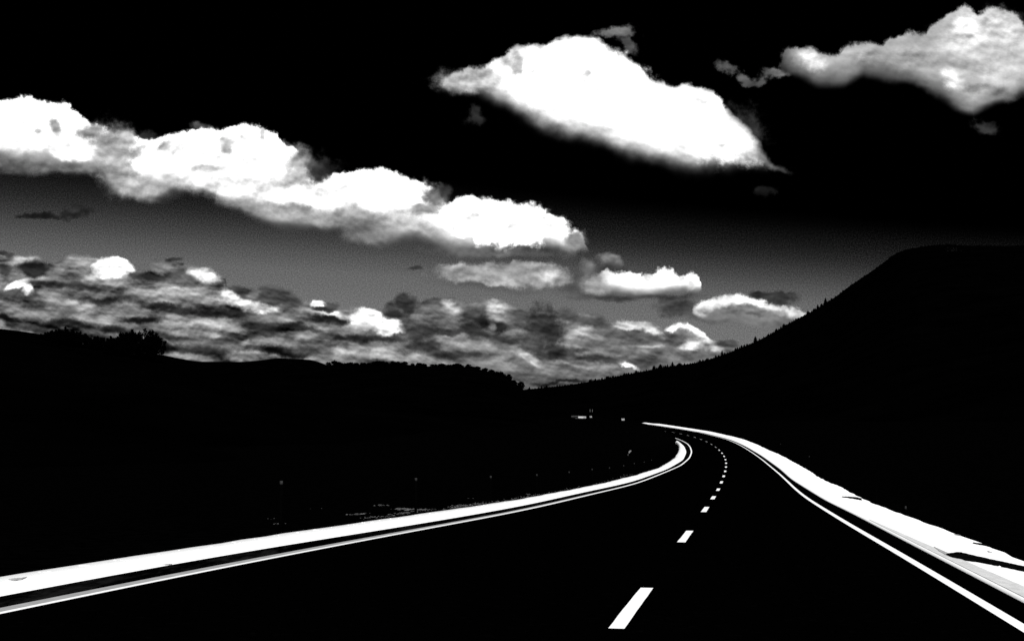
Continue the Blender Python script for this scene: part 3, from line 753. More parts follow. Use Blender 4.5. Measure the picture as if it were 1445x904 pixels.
cidx = len(gv)
gv = np.vstack([gv, [[0, 0, -.3]]])
gf += [(cidx, (j + 1) % na, j) for j in range(na)]
ground = mesh('ground', gv, gf, M_grass, None, True)
tag(ground, kind='structure')
from mathutils.bvhtree import BVHTree
ground_bvh = BVHTree.FromPolygons([Vector(v) for v in gv], gf)
def drop(bvh, x, y, default=0.0):
    h = bvh.ray_cast(Vector((x, y, 900)), Vector((0, 0, -1)))
    return h[0].z if h[0] else default

# ------------------------------------------------------------------ hills: each a relief of its own, ridge height read against the sky
def hill(name, sil, ridge, foot, back, m, rows=26, cols=240, zfoot=-4.0, seed=0, amp=.012, roughk=1.0, label=None):
    """sil: outline [(x, y)]; ridge/foot/back: distance in metres as functions of x"""
    xs = np.array([p[0] for p in sil], float); ys_ = np.array([p[1] for p in sil], float)
    cx = np.linspace(xs[0], xs[-1], cols)
    cy = np.interp(cx, xs, ys_)
    k = np.array([.25, .5, .25])
    for _ in range(2): cy[1:-1] = np.convolve(cy, k, 'valid')
    V, top = [], []
    for j in range(cols):
        u, v = ray(cx[j], cy[j])
        n_ = math.sqrt(1 + u * u)
        dr, df, db = ridge(cx[j]), foot(cx[j]), back(cx[j])
        for i in range(rows + 1):
            t = i / rows * 1.5
            if t <= 1:
                d = df + (dr - df) * t
                s = t ** 1.15
            else:
                d = dr + (db - dr) * (t - 1) * 2
                s = max(0, 1 - ((t - 1) * 2) ** 1.6)
            Yd = d
            zr_ = EYE + v * dr
            z = zfoot + (zr_ - zfoot) * s
            w = 1 - abs(1 - s) if s > .98 else 1
            x, y = u * Yd, Yd
            nz = mn.fractal(Vector((x * .004 * roughk, y * .004 * roughk, seed)), 1.0, 2.0, 5)
            z += nz * amp * dr * min(1, abs(1 - t) * 4) * min(1, t * 5) * (1 if t < 1 else .3) - (abs(nz) * amp * dr * .6 if 0 < abs(1 - t) < .3 and t < 1 else 0)
            V.append((x, y, z))
            if abs(t - 1) < 1e-6 or i == round(rows / 1.5): pass
        u2 = EYE + v * dr
        top.append((u * dr, dr, u2))
    # exact ridge vertices
    ir = round(rows / 1.5)
    for j in range(cols):
        V[j * (rows + 1) + ir] = top[j]
    fs = []
    for j in range(cols - 1):
        for i in range(rows):
            a = j * (rows + 1) + i; b = a + rows + 1
            fs.append((a, b, b + 1, a + 1))
    o = mesh(name, V, fs, m, None, True)
    tag(o, kind='structure')
    if label: o['label'] = label
    return o, cx, top, BVHTree.FromPolygons([Vector(v) for v in V], fs)
const = lambda c: (lambda x: c)
ip = lambda xs, ys_: (lambda x: float(np.interp(x, xs, ys_)))

MT = [(640, 575), (700, 556), (742, 549), (760, 547.5), (800, 543.5), (850, 535), (900, 525), (950, 516), (985, 511.5), (1010, 504), (1040, 493), (1075, 478), (1090, 470), (1115, 455), (1150, 437),
      (1175, 422), (1195, 406), (1225, 386), (1248, 370), (1260, 359), (1280, 351.5), (1305, 347.5), (1335, 344.5), (1360, 347), (1390, 346.5), (1420, 347.5), (1445, 346), (1600, 350), (1900, 340), (2500, 380), (3400, 470)]
mt_r = ip([640, 900, 1445, 3400], [2700, 2500, 2050, 1400])
mountain, mcx, mtop, mbvh = hill('mountain', MT, mt_r, ip([640, 1000, 1445, 3400], [1000, 700, 420, 240]), ip([640, 3400], [3600, 2600]), M_hill, 40, 420, 2.0, 5, .006,
                                 label='dark mountain slope rising on the right')
FH = [(-700, 520), (-200, 505), (150, 500), (225, 499.5), (250, 505), (280, 510), (310, 510), (340, 510.5), (370, 508), (392, 504.5), (420, 506.5), (440, 507), (452, 511), (466, 517), (520, 532), (640, 548), (760, 560)]
hill('far_hill', FH, const(5200), const(3400), const(7000), M_hill, 20, 240, 10.0, 9, .004, label='low far hill on the horizon')
RB = [(200, 545), (300, 533), (400, 522), (455, 518), (470, 514), (500, 514.5), (520, 513), (560, 513), (600, 516.5), (640, 516.5), (665, 518), (690, 524), (715, 533), (728, 541), (742, 552), (780, 562), (850, 580)]
wooded, wcx, wtop, wbvh = hill('wooded_hill', RB, const(1450), const(700), const(2100), M_hill, 24, 260, 3.0, 12, .006, label='low wooded hill left of the valley')
NL = [(-2400, 400), (-900, 420), (-300, 438), (0, 463.5), (30, 467), (62, 472), (100, 481), (130, 488), (175, 497), (215, 505), (235, 509), (300, 524), (400, 545), (520, 562), (640, 580), (760, 592)]
near_hill, ncx, ntop, nbvh = hill('hillside', NL, const(430), const(120), const(760), M_hill, 30, 300, -7.0, 21, .006, 4.0, label='dark hillside on the left carrying a few trees')
BK = [(380, 650), (470, 628), (560, 614), (700, 605), (800, 600.5), (850, 597.5), (880, 596), (909, 596), (916, 598.5), (928, 603), (940, 608.5), (949, 614), (953, 616.8), (958, 622)]
bank_o, bcx, btop, bbvh = hill('grass_bank', BK, ip([380, 957], [196, 208]), ip([380, 900, 957], [120, 165, 196]), ip([380, 957], [216, 218]), M_grass, 14, 90, -3.5, 31, .0008, 9.0, label='low dark bank on the inside of the bend')

# ------------------------------------------------------------------ trees
def leaf_cloud(bm_v, bm_f, c, r, n_, size, rg, flat=.8):
    for _ in range(n_):
        d = Vector((rg.gauss(0, 1), rg.gauss(0, 1), rg.gauss(0, 1))); d.normalize()
        p = Vector(c) + Vector((d.x * r, d.y * r, d.z * r * flat)) * (rg.random() ** .45)
        a = Vector((rg.gauss(0, 1), rg.gauss(0, 1), rg.gauss(0, 1))).normalized()
        b = a.cross(Vector((rg.gauss(0, 1), rg.gauss(0, 1), rg.gauss(0, 1)))).normalized()
        s = size * rg.uniform(.6, 1.3)
        k = len(bm_v)
        bm_v += [p - a * s, p + b * s * .55, p + a * s, p - b * s * .55]
        bm_f.append((k, k + 1, k + 2, k + 3))
def limb(V, Fc, a, b, r0, r1, n=6):
    a, b = Vector(a), Vector(b); d = (b - a).normalized()
    s = d.orthogonal().normalized(); t = d.cross(s)
    k = len(V)
    for p, r in ((a, r0), (b, r1)):
        for i in range(n):
            an = 2 * math.pi * i / n
            V.append(p + s * math.cos(an) * r + t * math.sin(an) * r)
    for i in range(n):
        Fc.append((k + i, k + (i + 1) % n, k + n + (i + 1) % n, k + n + i))
def broadleaf(seed, h, w, n_clumps, leaves, leaf, trunk_h=.35, spiky=0.0):
    rg = random.Random(seed)
    V, Fc, TV, TF = [], [], [], []
    top = h * .72
    limb(TV, TF, (0, 0, -.6), (rg.uniform(-.1, .1) * w, 0, h * trunk_h), h * .035, h * .026, 8)
    for i in range(n_clumps):
        an = rg.uniform(0, 2 * math.pi); rad = rg.random() ** .6 * w * .5
        zz = h * (trunk_h + .05) + rg.random() ** .8 * (h * (.86 - trunk_h)) * (1 - .55 * (rad / (w * .5)) ** 2)
        c = (math.cos(an) * rad, math.sin(an) * rad, zz)
        leaf_cloud(V, Fc, c, h * rg.uniform(.09, .17), leaves, leaf, rg)
        limb(TV, TF, (0, 0, h * trunk_h * rg.uniform(.7, 1)), c, h * .014, h * .004, 5)
        if rg.random() < spiky:
            q = (c[0] * 1.15 + rg.uniform(-.4, .4), c[1] * 1.15, c[2] + h * rg.uniform(.08, .16))
            leaf_cloud(V, Fc, q, h * .06, leaves // 2, leaf, rg, 1.3)
            limb(TV, TF, c, q, h * .006, h * .003, 4)
    return (V, Fc), (TV, TF)
def round_tree(seed, h, w):
    """a dense dome of foliage nearly down to the ground, seen small"""
    rg = random.Random(seed)
    V, Fc, TV, TF = [], [], [], []
    limb(TV, TF, (0, 0, -.8), (0, 0, h * .5), h * .05, h * .03, 6)
    leaf_cloud(V, Fc, (0, 0, h * .42), w * .40, 240, .8, rg, h / w * .95)
    for i in range(9):
        an = rg.uniform(0, 6.28); rad = rg.uniform(.15, .42) * w
        c = (math.cos(an) * rad, math.sin(an) * rad, h * rg.uniform(.45, .82) * (1 - .35 * rad / (w * .42)))
        leaf_cloud(V, Fc, c, h * .15, 30, .55, rg)
        limb(TV, TF, (0, 0, h * .4), c, h * .02, h * .005, 5)
    return (V, Fc), (TV, TF)
def conifer(seed, h, w, tiers=9, per=16):
    rg = random.Random(seed)
    V, Fc, TV, TF = [], [], [], []
    limb(TV, TF, (0, 0, -.5), (0, 0, h * .95), h * .03, h * .004, 6)
    for i in range(tiers):
        t = i / (tiers - 1)
        z = h * (.1 + .88 * t); r = w * .5 * (1 - t ** 1.8) ** .8 + w * .04
        for j in range(per):
            an = 2 * math.pi * (j + rg.random()) / per
            rr_ = r * rg.uniform(.65, 1.15)
            tip = Vector((math.cos(an) * rr_, math.sin(an) * rr_, z - r * .35 * rg.uniform(.4, 1.2)))
            s = Vector((-math.sin(an), math.cos(an), 0)) * r * .3
            k = len(V)
            V += [Vector((0, 0, z + h * .07)), tip * .6 + s + Vector((0, 0, z * .4)), tip, tip * .6 - s + Vector((0, 0, z * .4))]
            Fc.append((k, k + 1, k + 2, k + 3))
    return (V, Fc), (TV, TF)
def make_tree(name, parts, loc, label, cat, group=None, rz=0.0, s=1.0):
    o = empty(name, loc, rz); o.scale = (s, s, s)
    tag(o, label, cat, group)
    mesh('crown', parts[0][0], parts[0][1], M_leaf, o)
    mesh('trunk', parts[1][0], parts[1][1], M_bark, o)
    return o
def copy_tree(src, loc, rz, s, label=None, group=None):
    o = src.copy(); COL.objects.link(o); o.location = loc; o.rotation_euler = (0, 0, rz); o.scale = s if isinstance(s, tuple) else (s, s, s)
    if label: o['label'] = label
    if group: o['group'] = group
    for ch in list(src.children):
        c = ch.copy(); COL.objects.link(c); c.parent = o
    return o
def on_ridge(top, cx, x, off_d=0.0, sink=0.0, bvh=None):
    j = int(np.clip(np.searchsorted(cx, x), 1, len(cx) - 1))
    f = (x - cx[j - 1]) / (cx[j] - cx[j - 1])
    p = np.array(top[j - 1]) * (1 - f) + np.array(top[j]) * f
    if off_d and bvh:
        k = (p[1] + off_d) / p[1]
        z = drop(bvh, p[0] * k, p[1] * k, p[2])
        return (p[0] * k, p[1] * k, z - sink)
    return (p[0], p[1], p[2] - sink)

# broadleaf trees standing clear on the left hillside: x, top y, width px, label
big = [(72, 469, 26, 'broad dark tree at the left end of the clump on the left hillside'),
       (92, 462.5, 34, 'round dark tree in the middle of the leftmost clump on the left hillside'),
       (112, 469, 24, 'dark tree at the right end of the leftmost clump on the left hillside'),
       (138, 475, 20, 'small dark tree standing in the gap between the two clumps on the left hillside'),
       (160, 474, 22, 'low dark tree at the left foot of the tallest clump on the left hillside'),
       (184, 464.5, 30, 'tall spreading tree with a forked top on the left hillside'),
       (208, 465, 34, 'rightmost tall tree on the left hillside, branches hanging out to the right')]
for i, (x, yt, wpx, lab) in enumerate(big):
    D = 418 + rnd.uniform(-12, 8)
    u, v = ray(x, yt)
    base = drop(nbvh, u * D, D, 20)
    h = EYE + v * D - base
    w = wpx * 1.3 / F * D
    parts = broadleaf(100 + i, h, w, int(34 + wpx * 1.5), 80, .34, .1, .6)
    make_tree('broadleaf_tree', parts, (u * D, D, base), lab, 'tree', 'trees on the left hillside')
# a round tree stands at the notch where the wooded hill begins
round_protos = []
RX = sorted([rnd.uniform(474, 742) for _ in range(118)])
def ridge_tree(x, h, src_i, label, group, top, cx, bvh, off):
    loc = on_ridge(top, cx, x, off, 1.3, bvh)
    if src_i not in protos:
        proto_parts = round_tree(200 + src_i, 8.0, 8.6)
        protos[src_i] = make_tree('broadleaf_tree', proto_parts, loc, label, 'tree', group, rnd.uniform(0, 6), h / 8)
        return protos[src_i]
    return copy_tree(protos[src_i], loc, rnd.uniform(0, 6), (h / 8 * rnd.uniform(1.05, 1.5), h / 8 * rnd.uniform(1.05, 1.5), h / 8), label, group)
protos = {}
ridge_tree(472, 8.2, 0, 'round tree at the notch where the wooded hill begins', 'trees along the wooded ridge', wtop, wcx, wbvh, -4)
ridge_tree(464, 7.4, 1, 'leftmost tree of the wooded ridge, beside the notch', 'trees along the wooded ridge', wtop, wcx, wbvh, 4)
ridge_tree(735, 10.5, 2, 'rounded tree standing alone at the right foot of the wooded ridge', 'trees along the wooded ridge', wtop, wcx, wbvh, -4)
ridge_tree(706, 8.5, 3, 'tree on the step just left of the valley gap', 'trees along the wooded ridge', wtop, wcx, wbvh, -4)
ridge_tree(718, 9.5, 4, 'taller tree at the edge of the step left of the valley gap', 'trees along the wooded ridge', wtop, wcx, wbvh, -4)
for i, x in enumerate(RX):
    ridge_tree(x, rnd.uniform(3.6, 6.4), i % 5, ('wider' if i % 2 else 'small') + ' round-topped tree ' + ('on the left third of the wooded ridge' if x < 565 else 'on the middle of the wooded ridge' if x < 655 else 'on the descending right end of the wooded ridge'), 'trees along the wooded ridge', wtop, wcx, wbvh, rnd.uniform(-14, 6))
# conifers along the mountain's long shoulder
cproto = {}
def pine(x, h, k, label, top=mtop, cx=mcx, off=0.0, cat='tree', wide=1.0):
    loc = on_ridge(top, cx, x, off, .5, mbvh)
    g = 'conifers along the mountain shoulder'
    if k not in cproto:
        cproto[k] = make_tree('conifer_tree', conifer(300 + k, 8.0, 5.4 + .6 * (k % 3), 10, 20), loc, label, cat, g, rnd.uniform(0, 6), h / 8)
        return
    copy_tree(cproto[k], loc, rnd.uniform(0, 6), (h / 8 * wide, h / 8 * wide, h / 8), label, g)
special = [(1165, 11.5, 'tall pointed conifer standing above the slope, highest of its stretch'), (949, 9.5, 'bushy conifer, the thickest on the lower shoulder'),
           (1066, 11, 'wide conifer standing out halfway along the shoulder'), (1154, 8, 'pointed conifer just below the tall one on the slope'),
           (1019, 10, 'slim pointed conifer on the lower shoulder'), (923, 8.5, 'short thick conifer left of the bushy one'), (932, 9, 'slim conifer between the two thick ones on the lower shoulder')]
for i, (x, h, lab) in enumerate(special):
    pine(x, h, i % 4, lab, wide=1.6 if 'thick' in lab or 'wide' in lab or 'bushy' in lab else 1.0)
def stretch(x, h):
    size = 'taller' if h > 4.6 else 'small' if h > 3.2 else 'very small'
    where = ('just right of the valley gap' if x < 860 else 'on the gentle lower shoulder of the mountain' if x < 1000 else
             'where the mountain shoulder begins to steepen' if x < 1120 else 'on the steep upper shoulder of the mountain')
    return f'{size} dark conifer {where}'
xs_ = 745.0
i = 0
while xs_ < 1262 and i < 190:
    hh = (2.4 + 4.0 * rnd.random() ** 1.8) if xs_ < 1180 else rnd.uniform(1.6, 3.4)
    pine(xs_, hh, rnd.randrange(4), stretch(xs_, hh), off=rnd.uniform(-20, 8), wide=rnd.uniform(1.1, 2.2))
    xs_ += rnd.uniform(1.8, 4.6); i += 1
V, Fc = [], []
for k in range(320):                       # low scrub on the flat crest
    x = rnd.uniform(1255, 1640)
    p = on_ridge(mtop, mcx, x, 0, .2, mbvh)
    leaf_cloud(V, Fc, p, rnd.uniform(.8, 2.2), 8, .9, rnd)
for k in range(1500):                      # and over the slopes
    x = rnd.uniform(760, 1600)
    j = rnd.uniform(-1100, -60)
    p = on_ridge(mtop, mcx, x, j, .2, mbvh)
    leaf_cloud(V, Fc, p, rnd.uniform(1.2, 3.0), 8, 1.1, rnd)
tag(mesh('scrub', V, Fc, M_leaf), 'dark scrub over the mountain crest and slope', 'scrub', None, 'stuff')
V, Fc = [], []
for k in range(40):                        # pale rocks breaking out under the crest
    x = rnd.gauss(1347, 6)
    p = on_ridge(mtop, mcx, x, 0, 0, mbvh)
    z = p[2] - rnd.uniform(9, 26)
    # find the slope at that height
    d = -(p[2] - z) * 4.6
    q = on_ridge(mtop, mcx, x, d, 0, mbvh)
    s = rnd.uniform(.25, .6)
    b = len(V); V += [Vector((q[0] + a * s, q[1] + c * s, q[2] + e * s)) for a, c, e in ((1, 0, 0), (-1, 0, 0), (0, 1, 0), (0, -1, 0), (0, 0, 1.4), (0, 0, -1))]
    Fc += [tuple(b + t for t in f) for f in ((0, 2, 4), (2, 1, 4), (1, 3, 4), (3, 0, 4), (2, 0, 5), (1, 2, 5), (3, 1, 5), (0, 3, 5))]
tag(mesh('rocks', V, Fc, mat('weathered_rock', grey_noise(.4, .004, .02))), 'scattered pale rocks under the mountain crest', 'rocks', None, 'stuff')

# ------------------------------------------------------------------ roadside: grass, loose stones
def blade(V, Fc, p, h, w, rg):
    an = rg.uniform(0, 6.28); d = Vector((math.cos(an), math.sin(an), 0)); ln = Vector((rg.uniform(-.5, .5), rg.uniform(-.5, .5), 0)) * h
    k = len(V)
    V += [p - d * w, p + d * w, p + ln + Vector((0, 0, h))]
    Fc.append((k, k + 1, k + 2))
V, Fc = [], []
for side, W, H, lo_w in ((-1, wLO, None, .02), (1, wRO, hRO, .05)):
    for k in range(9000):
        i = int(rnd.random() ** 1.3 * 210) + 40
        if i >= NI: continue
        w = W[i] + lo_w + abs(rnd.gauss(0, .5)) + .12
        p = CL[i] + NR[i] * side * w + tg[i] * rnd.uniform(-.5, .5)
        z = p[2] + (H[i] - .06 if H is not None else -.05) - .25 * min(1, (w - W[i]))
        sc_ = .06 if rnd.random() < .9 else .13
        blade(V, Fc, Vector((p[0], p[1], z)), rnd.uniform(.5, 1.4) * sc_ + .05, .012 + .01 * rnd.random(), rnd)
tag(mesh('grass', V, Fc, M_grass), 'dark grass along the outer edges of the gravel strips', 'grass', None, 'stuff')

def stone(V, Fc, p, s, rg):
    b = len(V)
    q = [(1, 0, 0), (-1, 0, 0), (0, 1, 0), (0, -1, 0), (0, 0, .6), (0, 0, -.6)]
    V += [Vector((p[0] + a * s * rg.uniform(.7, 1.4), p[1] + c * s * rg.uniform(.7, 1.4), p[2] + e * s * rg.uniform(.6, 1.2))) for a, c, e in q]
    Fc += [tuple(b + t for t in f) for f in ((0, 2, 4), (2, 1, 4), (1, 3, 4), (3, 0, 4), (2, 0, 5), (1, 2, 5), (3, 1, 5), (0, 3, 5))]
V, Fc = [], []
def at(x, y, dz=0.0):
    """ground point seen at a photograph pixel"""
    u, v = ray(x, y)
    h = ground_bvh.ray_cast(Vector((0, 0, EYE)), Vector((u, 1, v)).normalized())
    return h[0] if h[0] else Vector((u * 40, 40, 0))
for (x0, y0, x1, y1, n_, s, sp) in ((498, 726, 511, 725, 50, .05, .5), (536, 712.5, 545, 714, 34, .05, .4), (563, 717.5, 584, 720, 110, .06, .5), (584, 719, 592, 719, 40, .05, .8),
                                   (555, 726, 640, 716.5, 220, .035, 1.2), (518, 730.5, 545, 729, 60, .03, .6), (640, 715, 700, 708.5, 240, .04, 1.2), (700, 709, 760, 698, 160, .04, 1.2), (760, 698, 850, 681, 120, .04, 1.2),
                                   (744, 697, 748, 697.6, 10, .05, .3), (665, 703, 666, 703.2, 5, .05, .2), (850, 680, 895, 668, 60, .04, 1), (392, 740, 398, 739, 10, .03, .3), (378, 731, 384, 732, 8, .03, .3), (440, 718, 445, 717.5, 6, .04, .2)):
    a, b = at(x0, y0), at(x1, y1)
    for _ in range(int(n_ * .6)):
        f = rnd.random() ** 1.4
        p = a.lerp(b, f) + Vector((rnd.gauss(0, .12), rnd.gauss(0, sp * .6), 0))
        p.z = drop(ground_bvh, p.x, p.y, p.z) + .01
        stone(V, Fc, p, s * rnd.uniform(.4, 1.2), rnd)
tag(mesh('gravel', V, Fc, M_rock), 'loose pale stones scattered in the grass beyond the left strip', 'gravel', None, 'stuff')
V, Fc = [], []
for k in range(900):                       # stray stones on the strips
    side = rnd.choice((-1, 1)); i = int(rnd.random() ** 1.5 * 110) + 62
    Wi, Wo = (wLI, wLO) if side < 0 else (wRI, wRO)
    f = rnd.uniform(.45, .85); w = Wi[i] * (1 - f) + Wo[i] * f
    p = CL[i] + NR[i] * side * w
    z = p[2] + (hRO[i] * f if side > 0 else .02) + .01
    stone(V, Fc, (p[0], p[1], z), rnd.uniform(.008, .03), rnd)
tag(mesh('gravel', V, Fc, M_gravel), 'coarse pale stones lying on the gravel strips', 'gravel', None, 'stuff')

# ------------------------------------------------------------------ marker posts
def ray_to_offset(u, side, W, extra):
    """distance along a line of sight at which it lies a given way outside a gravel strip"""
    Ds = np.arange(15, 230, .5)
    i, s = sample_course(u * Ds, Ds)
    d = side * s - W[i] - extra
    ok = np.where((d[:-1] < 0) != (d[1:] < 0))[0]
    if not len(ok): return 190.0
    return float(Ds[ok[0] if side < 0 else ok[-1]])
def marker_post(name, loc, h, label, group, r=.05, cap_m=None, cap_h=.09):
    o = empty(name, loc); tag(o, label, 'marker post', group)
    bm = bmesh.new(); cyl(bm, (0, 0), r, r * .9, -.4, h - cap_h, 10); from_bm('post', bm, M_post, o, True)
    bm = bmesh.new(); cyl(bm, (0, 0), r * 1.05, r * .8, h - cap_h, h, 10); from_bm('cap', bm, cap_m or M_capdim, o, True)
    return o
M_capdim = mat('weathered_white_cap', grey_noise(20.0, .014, .028))
lp = [(397, 678), (587, 674), (692.5, 671), (757.5, 668.6), (803, 664.8), (835.5, 661), (860, 659), (880, 656), (895, 653), (909, 651), (919.4, 648.2), (929, 645.5), (936.5, 643.5), (946, 639)]
words = ['first', 'second', 'third', 'fourth', 'fifth', 'sixth', 'seventh', 'eighth', 'ninth', 'tenth', 'eleventh', 'twelfth', 'thirteenth', 'fourteenth']
Yp = np.interp(np.arange(14), [0, 13], [34, 34 + 13 * 11.8])
for k, (x, y) in enumerate(lp):
    # the row runs beside the road, so many metres apart
    den = max((1022 - x) / F, .02)
    u, v = ray(x, y)
    D = ray_to_offset(u, -1, wLO, 2.4)
    zt = EYE + v * D
    zb = drop(ground_bvh, u * D, D, -1)
    marker_post('marker_post', (u * D, D, zt - max(.8, min(zt - zb, 1.6))), max(.8, min(zt - zb, 1.6)),
                f'slim pale-capped post beyond the left strip, {words[k]} of its row from the nearest', 'posts in a row beyond the left gravel strip', .045)
for k, (x, y, D, h, lab) in enumerate([(1101.5, 625.5, 88, 1.3, 'small capped post on the dark slope above the far right strip'), (1142, 643, 70, 1.2, 'faint capped post on the right slope, second farthest'),
                                 (1236.7, 687, 47.5, 1.0, 'thin post standing at the outer edge of the right strip beside its short shadow'),
                                 (1278, 713.5, 37, .9, 'low capped post just behind the right strip, nearer than the thin one')]):
    u, v = ray(x, y)
    D = ray_to_offset(u, 1, wRO, .5)
    h = max(.5, EYE + v * D - drop(ground_bvh, u * D, D, 0))
    marker_post('marker_post', (u * D, D, EYE + v * D - h), h, lab, 'posts behind the right gravel strip', .03, M_post if k == 2 else None)
# cast shadows painted as dark patches over the right strip
left_bvh = BVHTree.FromPolygons([v.co.copy() for v in ls.data.vertices], [tuple(p.vertices) for p in ls.data.polygons])
strip_bvh = BVHTree.FromPolygons([v.co.copy() for v in rs.data.vertices], [tuple(p.vertices) for p in rs.data.polygons])
def on_strip(x, y):
    u, v = ray(x, y)
    h = (strip_bvh if x > 700 else left_bvh).ray_cast(Vector((0, 0, EYE)), Vector((u, 1, v)).normalized())
    if h[0]: return h[0]
    h = ground_bvh.ray_cast(Vector((0, 0, EYE)), Vector((u, 1, v)).normalized())
    return h[0]
M_shadow = mat('painted_shadow', grey_noise(6.0, .0004, .004))  # near-black colour standing in for cast shadow
M_grey_patch = mat('grey_gravel', grey_noise(9.0, .10, .5, .4, .6, 8, .8))  # greyer mottled gravel for the small patches
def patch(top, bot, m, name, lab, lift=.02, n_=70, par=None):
    """a tongue of darker colour lying over the gravel, edges a little frayed, humped along its middle"""
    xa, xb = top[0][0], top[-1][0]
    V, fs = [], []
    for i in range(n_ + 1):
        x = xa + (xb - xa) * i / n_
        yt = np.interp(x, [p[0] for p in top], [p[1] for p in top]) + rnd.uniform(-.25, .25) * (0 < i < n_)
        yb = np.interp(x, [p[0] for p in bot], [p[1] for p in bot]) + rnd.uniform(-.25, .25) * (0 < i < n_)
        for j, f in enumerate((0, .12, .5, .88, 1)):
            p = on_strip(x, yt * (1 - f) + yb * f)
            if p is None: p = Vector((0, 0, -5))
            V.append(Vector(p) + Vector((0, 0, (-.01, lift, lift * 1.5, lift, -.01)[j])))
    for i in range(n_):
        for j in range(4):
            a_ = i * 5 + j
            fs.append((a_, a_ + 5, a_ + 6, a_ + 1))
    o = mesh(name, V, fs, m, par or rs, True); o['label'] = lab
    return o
patch([(1318, 771), (1326, 774), (1338, 779.5), (1344, 781)], [(1318, 772), (1326, 779), (1338, 785.5), (1344, 785)], M_grey_patch, 'grey_patch', 'grey smudge at the tip of the dark tongue', .008, 20)
patch([(12, 817), (22, 815.3), (30, 815), (38, 814)], [(12, 817.6), (20, 819.6), (30, 818.4), (38, 814.6)], M_grey_patch, 'grey_patch', 'dark smudge near the left end of the left strip', .008, 20, ls)
patch([(228, 796.3), (236, 795.6), (243, 795.4)], [(228, 797), (236, 797.2), (243, 796.4)], M_grey_patch, 'grey_patch', 'faint grey streak along the inner edge of the left strip', .008, 12, ls)
patch([(1335.5, 782.5), (1338, 781), (1344, 780.2), (1350, 778.6), (1357, 779), (1366, 781.2), (1380, 784.8), (1400, 789.4), (1422, 794), (1446, 799.2), (1500, 812)],
      [(1335.5, 783), (1338, 784.8), (1344, 787.2), (1352, 788.8), (1362, 791), (1380, 793.4), (1400, 797.2), (1422, 801.6), (1446, 806.8), (1500, 822)], M_shadow, 'shadow_patch', 'dark tongue of painted shadow across the pale gravel')
patch([(1188, 700.8), (1198, 700.4), (1210, 701.2), (1216, 703)], [(1188, 701.2), (1198, 702.6), (1210, 704.6), (1216, 706)], M_shadow, 'shadow_patch', 'thin dark sliver of painted shadow at the outer edge', .02, 24)
patch([(1373, 766), (1383, 766.4), (1392, 768.4), (1400, 771)], [(1373, 766.6), (1383, 768.6), (1392, 770), (1400, 773)], M_shadow, 'shadow_patch', 'short dark notch of painted shadow at the outer edge nearer the camera', .015, 24)
patch([(1346, 753.6), (1352, 753.6), (1358, 755.4)], [(1346, 754.2), (1352, 755.6), (1358, 756.6)], M_grey_patch, 'grey_patch', 'small grey scar near the outer edge', .008, 12)
patch([(1393, 777.5), (1397, 777.3), (1400, 778.6)], [(1393, 778.2), (1397, 779.4), (1400, 779.4)], M_grey_patch, 'grey_patch', 'small grey spot on the pale gravel', .008, 10)
# curved pale sign sheet beyond the left verge
def patch_of(name, pix, D, m, depth, parent=None):
    """an upright slab of the outline pix at distance D with real thickness"""
    c = [Vector((ray(x, y)[0] * D, D, EYE + ray(x, y)[1] * D)) for x, y in pix]
    n_ = len(c)
    V = c + [p + Vector((0, depth, 0)) for p in c]
    fs = [tuple(range(n_))[::-1], tuple(range(n_, 2 * n_))] + [(i, (i + 1) % n_, n_ + (i + 1) % n_, n_ + i) for i in range(n_)]
    return V, fs
D = ray_to_offset(ray(889, 641)[0], -1, wLO, 3.0)
Vs, fs = [], []
sg = empty('leaning_sheet', (ray(889, 641)[0] * D, D, EYE + ray(889, 641)[1] * D))
tag(sg, 'small curved pale sheet leaning beyond the left strip, inside the bend', 'sheet')
M_sheet = mat('dull_metal', grey_noise(8.0, .1, .16))
V, Fc = patch_of('sheet', [(887.2, 638.9), (888.2, 639.2), (889.2, 637.8), (890.8, 636.2), (891, 635.2), (889.6, 634.8), (888.2, 635.6), (887, 637.2)], D, M_sheet, .03)
o = mesh('curved_top', [p - sg.location for p in V], Fc, M_sheet, sg)
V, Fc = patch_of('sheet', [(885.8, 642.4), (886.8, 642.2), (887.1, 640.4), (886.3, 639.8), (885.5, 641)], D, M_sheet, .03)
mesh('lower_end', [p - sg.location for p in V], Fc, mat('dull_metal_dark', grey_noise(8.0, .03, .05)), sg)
bm = bmesh.new(); cyl(bm, (-.08, .06), .02, .02, -1.4, .1, 8); from_bm('stay', bm, M_post, sg)
# far up the valley the road shows again: pale verges, and two white cars
def far_ribbon(pix, wpx, D0, D1, m, name, parent):
    top, bot = [], []
    for k, (x, y) in enumerate(pix):
        D_ = D0 + (D1 - D0) * k / (len(pix) - 1)
        u, v = ray(x, y); u2, v2 = ray(x, y + wpx[k])
        top.append((u * D_, D_, EYE + v * D_)); bot.append((u2 * (D_ - 4), D_ - 4, EYE + v2 * (D_ - 4)))
    n_ = len(top)
    base = [(p[0], p[1], p[2] - 1.5) for p in bot]
    bk = [(p[0], p[1] + 2, p[2] - 2.5) for p in top]
    V = bk + top + bot + base
    fs = [(r * n_ + i, r * n_ + i + 1, (r + 1) * n_ + i + 1, (r + 1) * n_ + i) for r in range(3) for i in range(n_ - 1)]
    return mesh(name, V, fs, m, parent, True)
far_road = empty('distant_road', (0, 0, 0)); tag(far_road, kind='structure'); far_road['label'] = 'short stretch of the road seen again far up the valley'
M_f1 = mat('pale_verge', grey_noise(.2, .25, .6)); M_f2 = mat('dim_verge', grey_noise(.2, .03, .09))
far_ribbon([(806, 586.2), (812, 586.2), (818, 586.4), (823, 586.9), (827, 587.3)], [.6, 1.0, 1.4, 1.5, 1.6], 900, 840, M_f2, 'verge_bank', far_road)
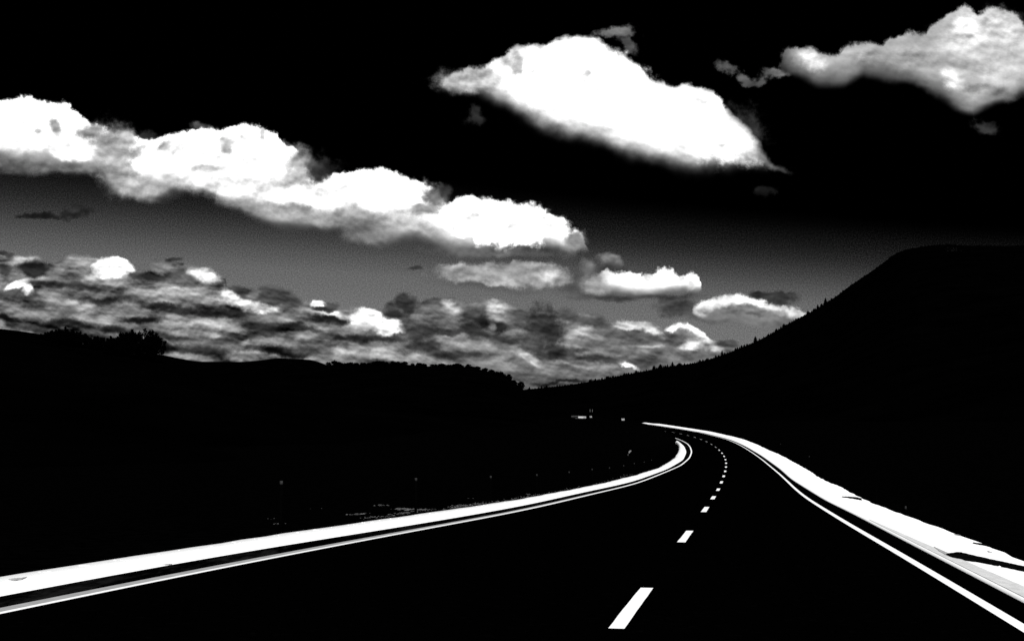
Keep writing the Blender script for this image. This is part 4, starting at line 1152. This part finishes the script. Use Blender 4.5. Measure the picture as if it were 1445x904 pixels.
far_ribbon([(816, 587.2), (821, 587.2), (827, 587.2)], [.2, .5, 1.0], 832, 826, M_f1, 'verge_bank', far_road)
far_ribbon([(812, 589.3), (816, 589.4), (819, 589.5), (822.6, 590)], [.5, .7, 1.1, .8], 800, 780, M_f2, 'verge_bank', far_road)
far_ribbon([(809, 592), (812, 591.8), (815.5, 592)], [.8, .8, .6], 695, 685, mat('dimmer_verge', grey_noise(.2, .01, .03)), 'verge_bank', far_road)
M_car = mat('car_paint', grey_noise(2.0, .2, .3))
def car(x, y, D, wpx, label):
    """a small car coming down the road; built at true size"""
    u, v = ray(x, y)
    w = 1.75
    h = at(x, y + 1.3)
    if h.y > 400: D = h.y; zc = h.z
    else: zc = EYE + v * D - .75
    o = empty('car', (u * D, D, zc), 0)
    tag(o, label, 'car', 'white cars far up the road')
    bm = bmesh.new()
    prof = [(-2.1, .25), (2.1, .25), (2.15, .7), (1.9, .92), (1.0, 1.0), (.45, 1.42), (-1.1, 1.45), (-1.9, 1.0), (-2.12, .85)]
    f = [bm.verts.new((-w / 2, a, z)) for a, z in prof]; b = [bm.verts.new((w / 2, a, z)) for a, z in prof]
    bm.faces.new(f); bm.faces.new(b[::-1])
    for i in range(len(f)): bm.faces.new((f[i], b[i], b[(i + 1) % len(f)], f[(i + 1) % len(f)]))
    bmesh.ops.recalc_face_normals(bm, faces=bm.faces)
    bmesh.ops.bevel(bm, geom=list(bm.edges), offset=.06, segments=2, affect='EDGES')
    from_bm('body', bm, M_car, o)
    bm = bmesh.new(); box(bm, -.68, .68, -1.62, -1.5, 1.1, 1.34); from_bm('windscreen', bm, M_glass, o)
    for sx in (-1, 1):
        for ay in (-1.3, 1.3):
            bm = bmesh.new(); cyl(bm, (0, 0), .32, .32, -.1, .1, 16)
            wh = from_bm('wheel', bm, M_tyre, o); wh.location = (sx * .8, ay, .32); wh.rotation_euler = (0, R(90), 0)
    return o
car(833.6, 588.1, 820, 3, 'white car far up the valley at the end of the pale verge')
car(878.8, 592.3, 840, 3, 'white car by itself on the far road, right of the other')
gate = empty('sign_frame', (ray(834, 583)[0] * 830, 830, EYE + ray(834, 583)[1] * 830)); tag(gate, 'two slim pale uprights side by side above the far car', 'sign frame')
M_up = mat('pale_upright', grey_noise(3.0, .06, .1))
for dx_, lean in ((-1.35 / F * 830, 0), (1.5 / F * 830, .12)):
    bm = bmesh.new(); cyl(bm, (0, 0), .2, .17, 1.0, 2.7, 8)
    p = from_bm('upright', bm, M_up, gate); p.location = (dx_, 0, 0); p.rotation_euler = (0, lean, 0)
    bm = bmesh.new(); cyl(bm, (0, 0), .14, .14, -2.5, 1.0, 8)
    p = from_bm('footing', bm, M_post, gate); p.location = (dx_, 0, 0)
